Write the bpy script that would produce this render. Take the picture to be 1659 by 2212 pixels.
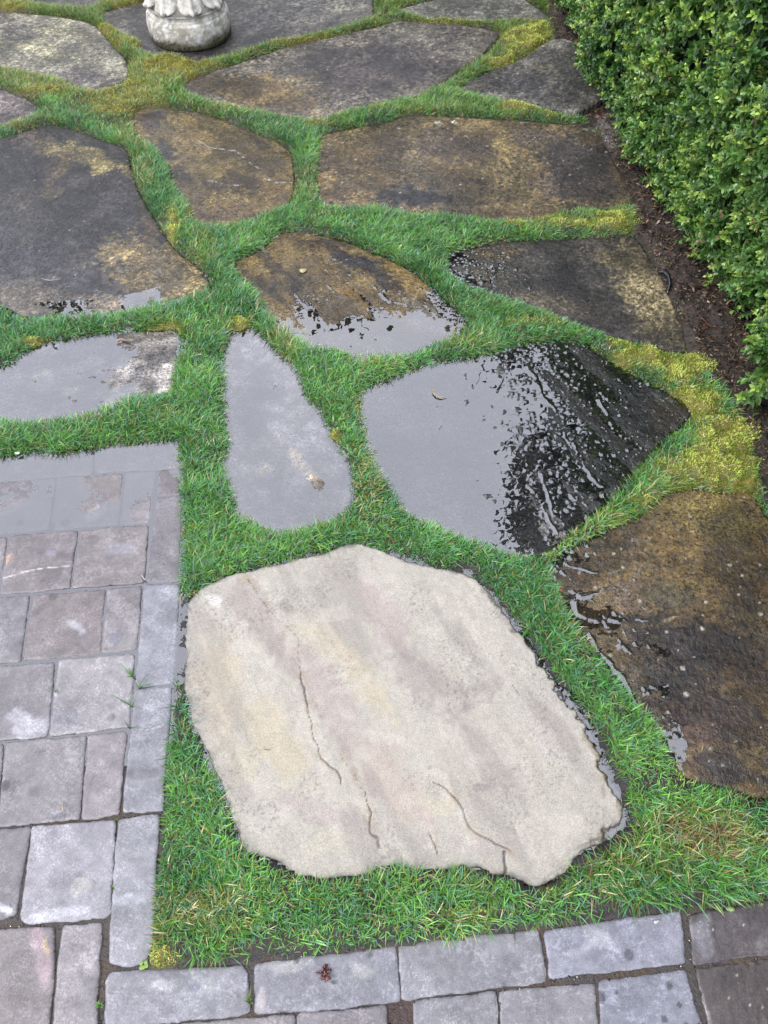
import bpy, math, random
import numpy as np
from mathutils import Vector, Matrix
R = math.radians
for o in list(bpy.data.objects): bpy.data.objects.remove(o)
sc = bpy.context.scene

# ---------------- camera ----------------
F, CX, CY = 1600.0, 829.5, 1106.0        # focal length and centre of the survey sketch (1659 x 2212)
PITCH, CAMH = R(55), 1.55
cd = bpy.data.cameras.new('camera'); cam = bpy.data.objects.new('camera', cd)
sc.collection.objects.link(cam); sc.camera = cam
cam.location = (0, 0, CAMH); cam.rotation_euler = (R(90) - PITCH, 0, 0)
cd.sensor_fit = 'VERTICAL'; cd.sensor_height = 24.0; cd.lens = 24.0 * F / 2212.0
cd.clip_start = 0.02; cd.clip_end = 500
sc.render.resolution_x = 768; sc.render.resolution_y = 1024

# ---------------- sky and sun ----------------
SUN_EL, SUN_AZ = R(50), R(-118)
w = bpy.data.worlds.new('World'); sc.world = w; w.use_nodes = True
nt = w.node_tree; nt.nodes.clear()
wo = nt.nodes.new('ShaderNodeOutputWorld'); bg = nt.nodes.new('ShaderNodeBackground')
sky = nt.nodes.new('ShaderNodeTexSky'); sky.sky_type = 'NISHITA'; sky.sun_disc = False
sky.sun_elevation = SUN_EL; sky.sun_rotation = SUN_AZ; sky.dust_density = 3.0
tc = nt.nodes.new('ShaderNodeTexCoord'); nz = nt.nodes.new('ShaderNodeTexNoise')
nz.inputs['Scale'].default_value = 2.2; nz.inputs['Detail'].default_value = 5
cr = nt.nodes.new('ShaderNodeValToRGB')
cr.color_ramp.elements[0].position = .3; cr.color_ramp.elements[0].color = (15.6, 16.4, 19.6, 1)
cr.color_ramp.elements[1].position = .75; cr.color_ramp.elements[1].color = (21.5, 21.8, 24.5, 1)
mx = nt.nodes.new('ShaderNodeMix'); mx.data_type = 'RGBA'; mx.inputs[0].default_value = .85
nt.links.new(tc.outputs['Generated'], nz.inputs['Vector']); nt.links.new(nz.outputs['Fac'], cr.inputs[0])
nt.links.new(sky.outputs[0], mx.inputs[6]); nt.links.new(cr.outputs[0], mx.inputs[7])
nt.links.new(mx.outputs[2], bg.inputs['Color']); bg.inputs['Strength'].default_value = 0.10
nt.links.new(bg.outputs[0], wo.inputs[0])
sl = bpy.data.lights.new('sun', 'SUN'); sl.energy = 1.5; sl.angle = R(12); sl.color = (1, .94, .84)
so = bpy.data.objects.new('sun', sl); sc.collection.objects.link(so)
sdir = Vector((math.cos(SUN_EL) * math.sin(SUN_AZ), math.cos(SUN_EL) * math.cos(SUN_AZ), math.sin(SUN_EL)))
so.rotation_euler = sdir.to_track_quat('Z', 'Y').to_euler(); so.location = (0, -3, 6)
sc.view_settings.view_transform = 'Standard'; sc.view_settings.look = 'None'
sc.view_settings.exposure = 0.75; sc.view_settings.gamma = 1.0
sc.render.engine = 'CYCLES'
sc.cycles.max_bounces = 6; sc.cycles.transparent_max_bounces = 12
sc.cycles.use_denoising = True

# ---------------- helpers ----------------
rng = np.random.default_rng(7)
sP, cP = math.sin(PITCH), math.cos(PITCH)
def at(u, v, z=0.0):
    a = (u - CX) / F; b = (CY - v) / F
    t = (CAMH - z) / (sP - b * cP)
    return (a * t, (cP + b * sP) * t)
def uv(X, Y):
    dep = Y * cP + CAMH * sP
    return CX + F * X / dep, CY - F * (Y * sP - CAMH * cP) / dep
def W(pts): return np.array([at(*p) for p in pts])

def lin(c):
    c = np.asarray(c, float) / 255
    return np.where(c < .04045, c / 12.92, ((c + .055) / 1.055) ** 2.4)
K = 0.43
def alb(c): return lin(c) * K

def _h(ix, iy, s):
    n = (ix.astype(np.int64) * 374761393 + iy.astype(np.int64) * 668265263 + s * 974711) & 0xffffffff
    n = ((n ^ (n >> 13)) * 1274126177) & 0xffffffff
    n = ((n ^ (n >> 16)) * 2246822519) & 0xffffffff
    return ((n ^ (n >> 15)) & 0xffffff) / float(0xffffff)
def vn(x, y, s=0):
    ix = np.floor(x); iy = np.floor(y); fx = x - ix; fy = y - iy
    fx = fx * fx * (3 - 2 * fx); fy = fy * fy * (3 - 2 * fy)
    a = _h(ix, iy, s); b = _h(ix + 1, iy, s); c = _h(ix, iy + 1, s); d = _h(ix + 1, iy + 1, s)
    return (a * (1 - fx) + b * fx) * (1 - fy) + (c * (1 - fx) + d * fx) * fy
def fbm(x, y, o=4, s=0, g=.5):
    r = 0; a = 1; t = 0
    for i in range(o):
        r = r + a * vn(x, y, s + i * 17); t += a; a *= g
        x, y = x * 1.93 * .8 - y * 1.93 * .6 + 13.1, x * 1.93 * .6 + y * 1.93 * .8 + 7.7
    return r / t
def sst(a, b, x):
    t = np.clip((x - a) / (b - a), 0, 1); return t * t * (3 - 2 * t)
def dots(x, y, cell, s, rmin, rmax, prob):
    """soft round spots: 1 inside, 0 outside"""
    gx = np.floor(x / cell); gy = np.floor(y / cell); out = np.zeros_like(x)
    for i in (-1, 0, 1):
        for j in (-1, 0, 1):
            cx = gx + i; cy = gy + j
            px = (cx + _h(cx, cy, s)) * cell; py = (cy + _h(cx, cy, s + 5)) * cell
            r = rmin + (rmax - rmin) * _h(cx, cy, s + 9) ** 2
            on = _h(cx, cy, s + 3) < prob
            d = np.hypot(x - px, y - py)
            out = np.maximum(out, np.where(on, 1 - sst(r * .75, r * 1.1, d), 0))
    return out
def domes(x, y, cell, s, rmin, rmax, prob):
    gx = np.floor(x / cell); gy = np.floor(y / cell); out = np.zeros_like(x)
    for i in (-1, 0, 1):
        for j in (-1, 0, 1):
            cx = gx + i; cy = gy + j
            px = (cx + _h(cx, cy, s)) * cell; py = (cy + _h(cx, cy, s + 5)) * cell
            r = rmin + (rmax - rmin) * _h(cx, cy, s + 9) ** 2
            on = _h(cx, cy, s + 3) < prob
            out = np.maximum(out, np.where(on, np.clip(1 - ((x - px) ** 2 + (y - py) ** 2) / r ** 2, 0, 1) * r, 0))
    return out
def sdf(P, poly):
    """signed distance, positive inside"""
    n = len(poly); out = np.empty(len(P))
    A = poly; B = np.roll(poly, -1, 0); E = B - A; EE = (E ** 2).sum(1) + 1e-12
    for k in range(0, len(P), 20000):
        p = P[k:k + 20000]; d2 = np.full(len(p), 1e9); ins = np.zeros(len(p), bool)
        for i in range(n):
            w_ = p - A[i]; t = np.clip((w_ @ E[i]) / EE[i], 0, 1)
            q = w_ - t[:, None] * E[i]; d2 = np.minimum(d2, (q ** 2).sum(1))
            c = (A[i, 1] > p[:, 1]) != (B[i, 1] > p[:, 1])
            if c.any():
                xs = A[i, 0] + (p[:, 1] - A[i, 1]) / (E[i, 1] if abs(E[i, 1]) > 1e-12 else 1e-12) * E[i, 0]
                ins ^= c & (p[:, 0] < xs)
        d = np.sqrt(d2); out[k:k + 20000] = np.where(ins, d, -d)
    return out
def chaikin(P, n=2):
    for _ in range(n):
        Q = np.roll(P, -1, 0); P = np.stack([.8 * P + .2 * Q, .2 * P + .8 * Q], 1).reshape(-1, 2)
    return P

def tag(o, label=None, cat=None, group=None, kind=None):
    if label: o['label'] = label
    if cat: o['category'] = cat
    if group: o['group'] = group
    if kind: o['kind'] = kind
    return o
def mesh_obj(name, V, loops, counts, mat, parent=None, col=None, wet=None, smooth=True, origin=None):
    V = np.asarray(V, np.float32)
    if origin is None and parent is None:
        origin = ((V[:, 0].min() + V[:, 0].max()) / 2, (V[:, 1].min() + V[:, 1].max()) / 2, float(V[:, 2].min()))
    if origin is not None: V = V - np.asarray(origin, np.float32)
    me = bpy.data.meshes.new(name)
    me.vertices.add(len(V)); me.vertices.foreach_set('co', V.ravel())
    loops = np.asarray(loops, np.int32).ravel(); counts = np.asarray(counts, np.int32)
    me.loops.add(len(loops)); me.loops.foreach_set('vertex_index', loops)
    me.polygons.add(len(counts))
    st = np.zeros(len(counts), np.int32); st[1:] = np.cumsum(counts)[:-1]
    me.polygons.foreach_set('loop_start', st)
    me.polygons.foreach_set('use_smooth', np.full(len(counts), smooth))
    me.update(calc_edges=True)
    if col is not None:
        a = me.attributes.new('tone', 'FLOAT_COLOR', 'POINT')
        c4 = np.ones((len(V), 4), np.float32); c4[:, :3] = col; a.data.foreach_set('color', c4.ravel())
    if wet is not None:
        a = me.attributes.new('wet', 'FLOAT', 'POINT'); a.data.foreach_set('value', np.asarray(wet, np.float32))
    me.materials.append(mat)
    o = bpy.data.objects.new(name, me); sc.collection.objects.link(o)
    if origin is not None: o.location = origin
    if parent is not None: o.parent = parent
    return o
def merge(parts):
    """parts: list of (V, loops, counts, col)"""
    off = 0; Vs, Ls, Cs, Co = [], [], [], []
    for V, L, C, c in parts:
        Vs.append(V); Ls.append(np.asarray(L).ravel() + off); Cs.append(C); off += len(V)
        Co.append(np.broadcast_to(c, (len(V), 3)))
    return np.concatenate(Vs), np.concatenate(Ls), np.concatenate(Cs), np.concatenate(Co)
def tube(pts, rad, sides=6, col=(.1, .1, .1), cap=True):
    pts = np.asarray(pts, float); n = len(pts); rad = np.broadcast_to(rad, (n,))
    T = np.gradient(pts, axis=0); T /= np.linalg.norm(T, axis=1)[:, None] + 1e-12
    up = np.array([0, 0, 1.]) if abs(T[0, 2]) < .9 else np.array([1., 0, 0])
    N = np.cross(T, up); N /= np.linalg.norm(N, axis=1)[:, None] + 1e-12; B = np.cross(T, N)
    a = np.linspace(0, 2 * np.pi, sides, endpoint=False)
    V = (pts[:, None] + rad[:, None, None] * (np.cos(a)[None, :, None] * N[:, None] + np.sin(a)[None, :, None] * B[:, None])).reshape(-1, 3)
    L, C = [], []
    for i in range(n - 1):
        for j in range(sides):
            k = (j + 1) % sides; L += [i * sides + j, i * sides + k, (i + 1) * sides + k, (i + 1) * sides + j]; C.append(4)
    if cap:
        L += list(range(sides))[::-1]; C.append(sides); L += [(n - 1) * sides + j for j in range(sides)]; C.append(sides)
    return V, L, C, col
def empty(name, loc):
    o = bpy.data.objects.new(name, None); sc.collection.objects.link(o); o.location = loc; o.empty_display_size = .05
    return o

# ---------------- materials ----------------
def newmat(name):
    m = bpy.data.materials.new(name); m.use_nodes = True; t = m.node_tree; t.nodes.clear()
    out = t.nodes.new('ShaderNodeOutputMaterial'); b = t.nodes.new('ShaderNodeBsdfPrincipled')
    t.links.new(b.outputs[0], out.inputs[0]); return m, t, b, out
def mathn(t, op, a, b=None, c=None):
    n = t.nodes.new('ShaderNodeMath'); n.operation = op
    for i, x in enumerate((a, b, c)):
        if x is None: continue
        if isinstance(x, (int, float)): n.inputs[i].default_value = x
        else: t.links.new(x, n.inputs[i])
    return n.outputs[0]
def noise(t, pos, scale, detail=4, rough=.6):
    n = t.nodes.new('ShaderNodeTexNoise'); n.inputs['Scale'].default_value = scale
    n.inputs['Detail'].default_value = detail; n.inputs['Roughness'].default_value = rough
    t.links.new(pos, n.inputs['Vector']); return n.outputs['Fac']
def stone_mat(name, grain=.35, bumpd=.0016, fine=420, wetrough=.22, dryrough=.8, pore=0., speck=0., spscale=150, low=0., coat=0., mid=.3):
    m, t, b, out = newmat(name)
    at_ = t.nodes.new('ShaderNodeAttribute'); at_.attribute_name = 'tone'
    wt = t.nodes.new('ShaderNodeAttribute'); wt.attribute_name = 'wet'
    g = t.nodes.new('ShaderNodeNewGeometry'); pos = g.outputs['Position']
    n1 = noise(t, pos, fine, 3, .7); n2 = noise(t, pos, 90, 5, .65); n3 = noise(t, pos, 1100, 2)
    k = mathn(t, 'ADD', mathn(t, 'MULTIPLY', n1, .85 - mid), mathn(t, 'ADD', mathn(t, 'MULTIPLY', n2, mid), mathn(t, 'MULTIPLY', n3, .15)))
    f = mathn(t, 'MULTIPLY_ADD', mathn(t, 'SUBTRACT', k, .5), grain * 6, 1.0)
    f = mathn(t, 'MAXIMUM', f, .15)
    if pore:                                        # salt-and-pepper bloom of pale crystals
        v = noise(t, pos, 210, 4, .75); big = noise(t, pos, 13, 6, .72)
        sp = mathn(t, 'MULTIPLY', mathn(t, 'SUBTRACT', mathn(t, 'ADD', v, mathn(t, 'MULTIPLY', big, .9)), 1.0), 11.0)
        msk = mathn(t, 'MINIMUM', mathn(t, 'MAXIMUM', sp, 0.0), 1.0)
        msk = mathn(t, 'MINIMUM', mathn(t, 'MAXIMUM', msk, 0.0), 1.0)
        f = mathn(t, 'MULTIPLY_ADD', msk, pore, f)
    if speck:                                       # black crusts, plus pale specks painting lichen and sky glints
        s1 = noise(t, pos, spscale, 3, .75); rg = noise(t, pos, 9, 3, .6)
        dk = mathn(t, 'MULTIPLY', mathn(t, 'SUBTRACT', mathn(t, 'MULTIPLY_ADD', rg, .35, s1), .70), 14.0)
        dk = mathn(t, 'MINIMUM', mathn(t, 'MAXIMUM', dk, 0.0), 1.0)
        f = mathn(t, 'MULTIPLY', f, mathn(t, 'MULTIPLY_ADD', dk, -speck, 1.0))
        s2 = noise(t, pos, spscale * 1.4, 2, .8)
        lt = mathn(t, 'MINIMUM', mathn(t, 'MAXIMUM', mathn(t, 'MULTIPLY', mathn(t, 'SUBTRACT', s2, .585), 16.0), 0.0), 1.0)
        f = mathn(t, 'MULTIPLY_ADD', lt, speck * 1.3, f)
    vm = t.nodes.new('ShaderNodeVectorMath'); vm.operation = 'SCALE'
    t.links.new(at_.outputs['Color'], vm.inputs[0]); t.links.new(f, vm.inputs['Scale'])
    t.links.new(vm.outputs[0], b.inputs['Base Color'])
    rr = t.nodes.new('ShaderNodeMapRange'); rr.inputs['To Min'].default_value = dryrough; rr.inputs['To Max'].default_value = wetrough
    t.links.new(wt.outputs['Fac'], rr.inputs['Value'])
    t.links.new(rr.outputs[0], b.inputs['Roughness'])
    b.inputs['IOR'].default_value = 1.5
    bp = t.nodes.new('ShaderNodeBump'); bp.inputs['Distance'].default_value = bumpd; bp.inputs['Strength'].default_value = .8
    hh = mathn(t, 'ADD', mathn(t, 'MULTIPLY', n1, .5), n2)
    if low: hh = mathn(t, 'MULTIPLY_ADD', noise(t, pos, 38, 3, .6), low, hh)
    t.links.new(hh, bp.inputs['Height']); t.links.new(bp.outputs[0], b.inputs['Normal'])
    if coat:                                        # broken film of water that glints
        cb = t.nodes.new('ShaderNodeBump'); cb.inputs['Distance'].default_value = .0060; cb.inputs['Strength'].default_value = 1.0
        t.links.new(noise(t, pos, 105, 3, .6), cb.inputs['Height']); t.links.new(cb.outputs[0], b.inputs['Coat Normal'])
        pt = mathn(t, 'MINIMUM', mathn(t, 'MAXIMUM', mathn(t, 'MULTIPLY', mathn(t, 'SUBTRACT', noise(t, pos, 26, 5, .7), .48), 8.0), 0.0), 1.0)
        wk = mathn(t, 'MAXIMUM', mathn(t, 'MULTIPLY', mathn(t, 'SUBTRACT', wt.outputs['Fac'], .25), 1.4), 0.0)
        t.links.new(mathn(t, 'MINIMUM', mathn(t, 'MULTIPLY', mathn(t, 'MULTIPLY', pt, wk), coat), 1.0), b.inputs['Coat Weight'])
        b.inputs['Coat Roughness'].default_value = .06; b.inputs['Coat IOR'].default_value = 1.55
    return m
M_flag = stone_mat('wet_sandstone', .95, .0042, 300, .10, .75, speck=.7, spscale=125, low=1.2, coat=.4)
M_dry = stone_mat('dry_sandstone', .36, .0008, 380, .12, .85, mid=.16)
M_pave = stone_mat('tumbled_paver', .45, .0010, 400, .12, .6, pore=.55)
M_soil = stone_mat('wet_soil', .5, .006, 300, .25, .8)

def tone_mat(name, rough=.45, transl=0., ior=1.45, bump=0, grain=0):
    m, t, b, out = newmat(name)
    a = t.nodes.new('ShaderNodeAttribute'); a.attribute_name = 'tone'; c = a.outputs['Color']
    g = t.nodes.new('ShaderNodeNewGeometry')
    if grain:
        n = noise(t, g.outputs['Position'], grain, 4)
        vm = t.nodes.new('ShaderNodeVectorMath'); vm.operation = 'SCALE'
        t.links.new(c, vm.inputs[0]); t.links.new(mathn(t, 'MULTIPLY_ADD', n, 1.2, .4), vm.inputs['Scale']); c = vm.outputs[0]
    t.links.new(c, b.inputs['Base Color']); b.inputs['Roughness'].default_value = rough; b.inputs['IOR'].default_value = ior
    if bump:
        n = noise(t, g.outputs['Position'], bump, 4); bp = t.nodes.new('ShaderNodeBump')
        bp.inputs['Distance'].default_value = .003; t.links.new(n, bp.inputs['Height']); t.links.new(bp.outputs[0], b.inputs['Normal'])
    if transl:
        tr = t.nodes.new('ShaderNodeBsdfTranslucent'); t.links.new(c, tr.inputs['Color'])
        ms = t.nodes.new('ShaderNodeMixShader'); ms.inputs[0].default_value = transl
        t.links.new(b.outputs[0], ms.inputs[1]); t.links.new(tr.outputs[0], ms.inputs[2]); t.links.new(ms.outputs[0], out.inputs[0])
    return m
M_grass = tone_mat('grass_blade', .38, .3, 1.5)
M_moss = tone_mat('moss', .7, .3)
M_leaf = tone_mat('boxwood_leaf', .33, .25, 1.6)
M_bark = tone_mat('bark', .8)
M_debris = tone_mat('debris', .5, grain=200)
M_gloss = tone_mat('wet_debris', .15, ior=1.6, grain=300)
M_tree = tone_mat('tree_leaf', .6, .15)
M_cast = tone_mat('weathered_cast_stone', .75, bump=160, grain=90)

def water_mat():
    m, t, b, out = newmat('water'); t.nodes.remove(b)
    tr = t.nodes.new('ShaderNodeBsdfTransparent'); tr.inputs[0].default_value = (.93, .93, .92, 1)
    gl = t.nodes.new('ShaderNodeBsdfGlossy'); gl.inputs['Roughness'].default_value = .0; gl.inputs[0].default_value = (1, 1, 1, 1)
    fr = t.nodes.new('ShaderNodeFresnel'); fr.inputs[0].default_value = 2.1
    g = t.nodes.new('ShaderNodeNewGeometry'); n = noise(t, g.outputs['Position'], 14, 2)
    bp = t.nodes.new('ShaderNodeBump'); bp.inputs['Distance'].default_value = .0006; bp.inputs['Strength'].default_value = .25
    t.links.new(n, bp.inputs['Height'])
    for x in (gl, fr): t.links.new(bp.outputs[0], x.inputs['Normal'])
    ms = t.nodes.new('ShaderNodeMixShader'); t.links.new(fr.outputs[0], ms.inputs[0])
    t.links.new(tr.outputs[0], ms.inputs[1]); t.links.new(gl.outputs[0], ms.inputs[2]); t.links.new(ms.outputs[0], out.inputs[0])
    return m
M_water = water_mat()
# ---------------- stones ----------------
def grid_mesh(X0, X1, Y0, Y1, cell):
    nx = int((X1 - X0) / cell) + 2; ny = int((Y1 - Y0) / cell) + 2
    xs = X0 + np.arange(nx) * cell; ys = Y0 + np.arange(ny) * cell
    return np.meshgrid(xs, ys)
def idw(u, v, pts):
    num = 0; den = 0
    for (a, b, z) in pts:
        w_ = 1 / (((u - a) / 60) ** 2 + ((v - b) / 60) ** 2 + .15) ** 1.5; num = num + w_ * z; den = den + w_
    return num / den
def polyline_d(P, pts):
    d = np.full(len(P), 1e9)
    for a, b in zip(pts[:-1], pts[1:]):
        e = b - a; t = np.clip(((P - a) @ e) / (e @ e + 1e-12), 0, 1)
        d = np.minimum(d, np.linalg.norm(P - a - t[:, None] * e, axis=1))
    return d
def paint(X, Y, U, V, base, blobs, seed, warp=14):
    c = np.tile(alb(base), (len(X), 1))
    wu = U + (fbm(X * 14, Y * 14, 4, seed) - .5) * warp * 4; wv = V + (fbm(X * 14, Y * 14, 4, seed + 40) - .5) * warp * 3
    rag = fbm(X * 60, Y * 60, 4, seed + 80)
    for (bx, by, rx, ry, ang, col, st) in blobs:
        ca, sa = math.cos(R(ang)), math.sin(R(ang)); dx = wu - bx; dy = wv - by
        t = np.sqrt(((dx * ca + dy * sa) / rx) ** 2 + ((-dx * sa + dy * ca) / ry) ** 2) + (rag - .5) * 1.1
        m = (1 - sst(.55, 1.15, t)) * st
        c = c * (1 - m[:, None]) + alb(col) * m[:, None]
    return c
def build_stone(name, poly, cell, seed, base, blobs, levels, mat, rough_edge=.006, amp=.0018, cleft=(60, .0015),
                rim=.004, bumps=(), pale=0, sp=.7, grow=0., dark=None, white=None, veins=(), cracks=(), wet=.5, mottle=.35, extra=None, thick=.05, world=None):
    Wp = chaikin(W(poly), 2) if world is None else world
    lo = Wp.min(0) - 3 * cell; hi = Wp.max(0) + 3 * cell
    GX, GY = grid_mesh(lo[0], hi[0], lo[1], hi[1], cell); sh = GX.shape
    X = GX.ravel(); Y = GY.ravel(); P = np.stack([X, Y], 1)
    d = sdf(P, Wp) + (fbm(X * 28, Y * 28, 4, seed + 3) - .5) * 2 * rough_edge + (fbm(X * 110, Y * 110, 2, seed + 4) - .5) * rough_edge * .6 + grow
    D = d.reshape(sh); gy, gx = np.gradient(D, cell); gn = np.hypot(gx, gy) + 1e-9
    nx = (gx / gn).ravel(); ny = (gy / gn).ravel()
    mv = np.where(d < 0, np.clip(-d, 0, 2.6 * cell), 0)
    X2 = X + nx * mv; Y2 = Y + ny * mv
    U, V = uv(X2, Y2); dd = np.maximum(d, 0)
    a, ca = R(cleft[0]), cleft[1]
    s1 = X2 * math.cos(a) + Y2 * math.sin(a); s2 = -X2 * math.sin(a) + Y2 * math.cos(a)
    cl = fbm(s1 * 4, s2 * 26, 4, seed + 11)
    cl = (np.floor(cl * 9) + sst(.75, 1, cl * 9 % 1)) / 9           # split layers of the cleft
    z = idw(U, V, levels) + (fbm(X2 * 9, Y2 * 9, 4, seed + 7) - .5) * 2 * amp + (cl - .5) * 2 * ca \
        + (fbm(X2 * 120, Y2 * 120, 3, seed + 9) - .5) * amp * .7
    for (bu, bv, ru, rv, bh) in bumps:
        t_ = np.sqrt(((U - bu) / ru) ** 2 + ((V - bv) / rv) ** 2) + (fbm(X2 * 150, Y2 * 150, 3, seed + 66) - .5) * 1.6
        z = np.maximum(z, -.004 + (bh + .004) * (1 - sst(.3, 1.2, t_)))
    z = z - rim * (1 - np.clip(dd / (rim * 1.8 + 1e-6), 0, 1)) ** 2
    c = paint(X2, Y2, U, V, base, blobs, seed)
    c = c * (1 + mottle * ((fbm(X2 * 40, Y2 * 40, 5, seed + 21, .7) - .5) * 3.0))[:, None]
    c = c * (1 + mottle * .6 * ((fbm(s1 * 8, s2 * 50, 4, seed + 23, .6) - .5) * 2.4))[:, None]
    if mat is M_flag:
        wk = np.clip((wet - .2) / .4, 0, 1) * (1 - (pale > 0)); sca = min(.5 / cell, 150)
        sp_ = fbm(X2 * sca, Y2 * sca, 3, seed + 27, .75) + (fbm(X2 * 10, Y2 * 10, 3, seed + 28) - .5) * .35
        c = c * (1 + sp * (-.58 + 1.1 * sst(.40, .60, sp_)))[:, None] * (1 + .9 * sp * sst(.62, .70, sp_))[:, None] if not pale else c
        c = c * (np.array([.655, .64, .56]) * wk + 1.12 * (1 - wk)) * (.55 + .75 * sst(.35, .65, fbm(X2 * 7, Y2 * 7, 4, seed + 25)))[:, None]
    if pale: c = c * (.55 + .95 * sst(.34, .66, fbm(X2 * 22, Y2 * 22, 5, seed + 29, .65)))[:, None] * (.8 + .4 * sst(.4, .6, fbm(s1 * 10, s2 * 45, 4, seed + 30)))[:, None]
    c = np.maximum(c, .004)
    if dark:
        dark = (max(dark[0], .0045 / max(.2, 1)) * 1.7, *dark[1:])
        dk = dots(X2, Y2, dark[0], seed + 31, dark[0] * .14, dark[0] * .5, dark[1])
        mk = sst(.38, .62, fbm(X2 * 6, Y2 * 6, 3, seed + 33)) * (dark[3] if len(dark) > 3 else 1)
        c = c * (1 - (dk * dark[2] * np.clip(.35 + mk, 0, 1)))[:, None]
    if white:
        wd = dots(X2, Y2, white[0], seed + 51, .002, white[1], white[2])
        c = c * (1 - wd[:, None] * .75) + alb((205, 200, 185)) * wd[:, None] * .75
    for (pts, wd_, col, st) in veins:
        pl = W(pts); dist = polyline_d(np.stack([X2, Y2], 1), pl) + (fbm(X2 * 60, Y2 * 60, 3, seed + 61) - .5) * wd_
        m = (1 - sst(wd_ * .3, wd_, dist)) * st * sst(.3, .5, vn(X2 * 95, Y2 * 95, seed + 63)); c = c * (1 - m[:, None]) + alb(col) * m[:, None]
    for (pts, wd_, dp) in cracks:
        pl = W(pts); n_ = np.stack([X2 + (fbm(X2 * 22, Y2 * 22, 4, seed + 71) - .5) * .026, Y2 + (fbm(X2 * 22, Y2 * 22, 4, seed + 72) - .5) * .026], 1)
        dist = polyline_d(n_, pl); k = .45 + .9 * vn(X2 * 18, Y2 * 18, seed + 77)
        m = 1 - sst(wd_ * .3 * k, wd_ * k, dist); z = z - dp * m; halo = (1 - sst(0, .02, dist)) * sst(.45, .65, fbm(X2 * 50, Y2 * 50, 3, seed + 79)) * .35; c = c * (1 - halo[:, None]) + alb((176, 146, 104)) * halo[:, None]; c = c * (1 - .75 * m[:, None])
    wv_ = np.full(len(X2), float(wet))
    if extra: z, c, wv_ = extra(X2, Y2, U, V, d, z, c, wv_)
    # mesh: outermost ring drops to form the side
    deep = d < -1.3 * cell
    X2 = np.where(deep, X2, X2); zt = z
    z = np.where(deep, np.minimum(zt, 0) - thick, z)
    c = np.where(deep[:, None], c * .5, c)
    keepv = d > -2.6 * cell
    idx = np.arange(len(X)).reshape(sh)
    q = np.stack([idx[:-1, :-1], idx[:-1, 1:], idx[1:, 1:], idx[1:, :-1]], -1).reshape(-1, 4)
    q = q[keepv[q].all(1) & (d[q] > -1.3 * cell).any(1)]
    used = np.unique(q); re = np.full(len(X), -1); re[used] = np.arange(len(used))
    Vv = np.stack([X2, Y2, z], 1)[used]
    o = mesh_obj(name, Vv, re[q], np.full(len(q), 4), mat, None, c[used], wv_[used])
    return o

GREY = (120, 114, 104)
FLAG_POLYS = []
FG = 'irregular flagstones set in the grass'
def wetmap(*pts):
    def f(X, Y, U, V, d, z, c, wv_):
        return z, c, np.clip(idw(U, V, pts) + (fbm(X * 20, Y * 20, 4, 5) - .5) * .5, 0, 1)
    return f
# (outline in the sketch, options, label)
flags = []
def flag(poly, label, **k): flags.append((poly, label, k)); FLAG_POLYS.append(chaikin(W(poly), 2))
Z1 = .004
flag([(20, -60), (40, 2), (100, 13), (170, 20), (228, 6), (250, -60)], 'dark flagstone cut by the top edge of the picture, left of the carved pedestal', cell=.006,
     base=(96, 92, 84), blobs=[], levels=[(100, 0, .006)], dark=(.02, .6, .5), wet=.3)
flag([(-420, 30), (0, 28), (90, 35), (155, 43), (200, 55), (222, 75), (250, 110), (272, 130), (280, 165), (262, 185), (225, 198), (190, 198), (155, 180), (125, 168), (70, 160), (30, 150), (0, 145), (-420, 120)],
     'pale olive grey flagstone with yellowish lichen bloom at the upper left', cell=.0055,
     base=(132, 128, 110), blobs=[(70, 110, 120, 18, 10, (160, 156, 122), .7), (130, 70, 90, 14, 8, (158, 152, 118), .5), (180, 170, 60, 18, 0, (104, 98, 96), .7), (40, 60, 60, 20, 0, (108, 102, 98), .5)],
     levels=[(100, 100, .008)], dark=(.02, .5, .45), white=(.05, .006, .4), wet=.25)
flag([(215, 32), (300, 10), (350, -2), (345, -90), (800, -90), (806, 0), (807, 45), (700, 70), (625, 85), (565, 98), (500, 122), (450, 135), (415, 138), (395, 125), (320, 120), (295, 108), (310, 97), (280, 82), (240, 58)],
     'wide dark speckled flagstone that carries the carved stone pedestal', cell=.0055,
     base=(112, 108, 98), blobs=[(620, 20, 140, 30, -5, (84, 80, 76), .6), (570, 85, 60, 20, -20, (74, 70, 68), .9), (340, 70, 60, 40, 20, (96, 92, 86), .7), (450, 110, 60, 18, 0, (66, 62, 62), .9), (740, 15, 60, 20, -5, (146, 142, 122), .6)],
     levels=[(500, 80, .006)], dark=(.018, .8, .7), wet=.35)
flag([(865, 22), (885, 15), (950, 0), (960, -70), (1120, -70), (1130, 0), (1175, 30), (1190, 42), (1080, 47), (980, 45), (920, 42), (868, 28)],
     'grey flagstone at the top edge of the picture running in beneath the hedge', cell=.006,
     base=(126, 124, 112), blobs=[(1120, 30, 60, 15, 10, (104, 102, 92), .7)], levels=[(1000, 20, .006)], dark=(.018, .7, .6), wet=.2)
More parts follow.
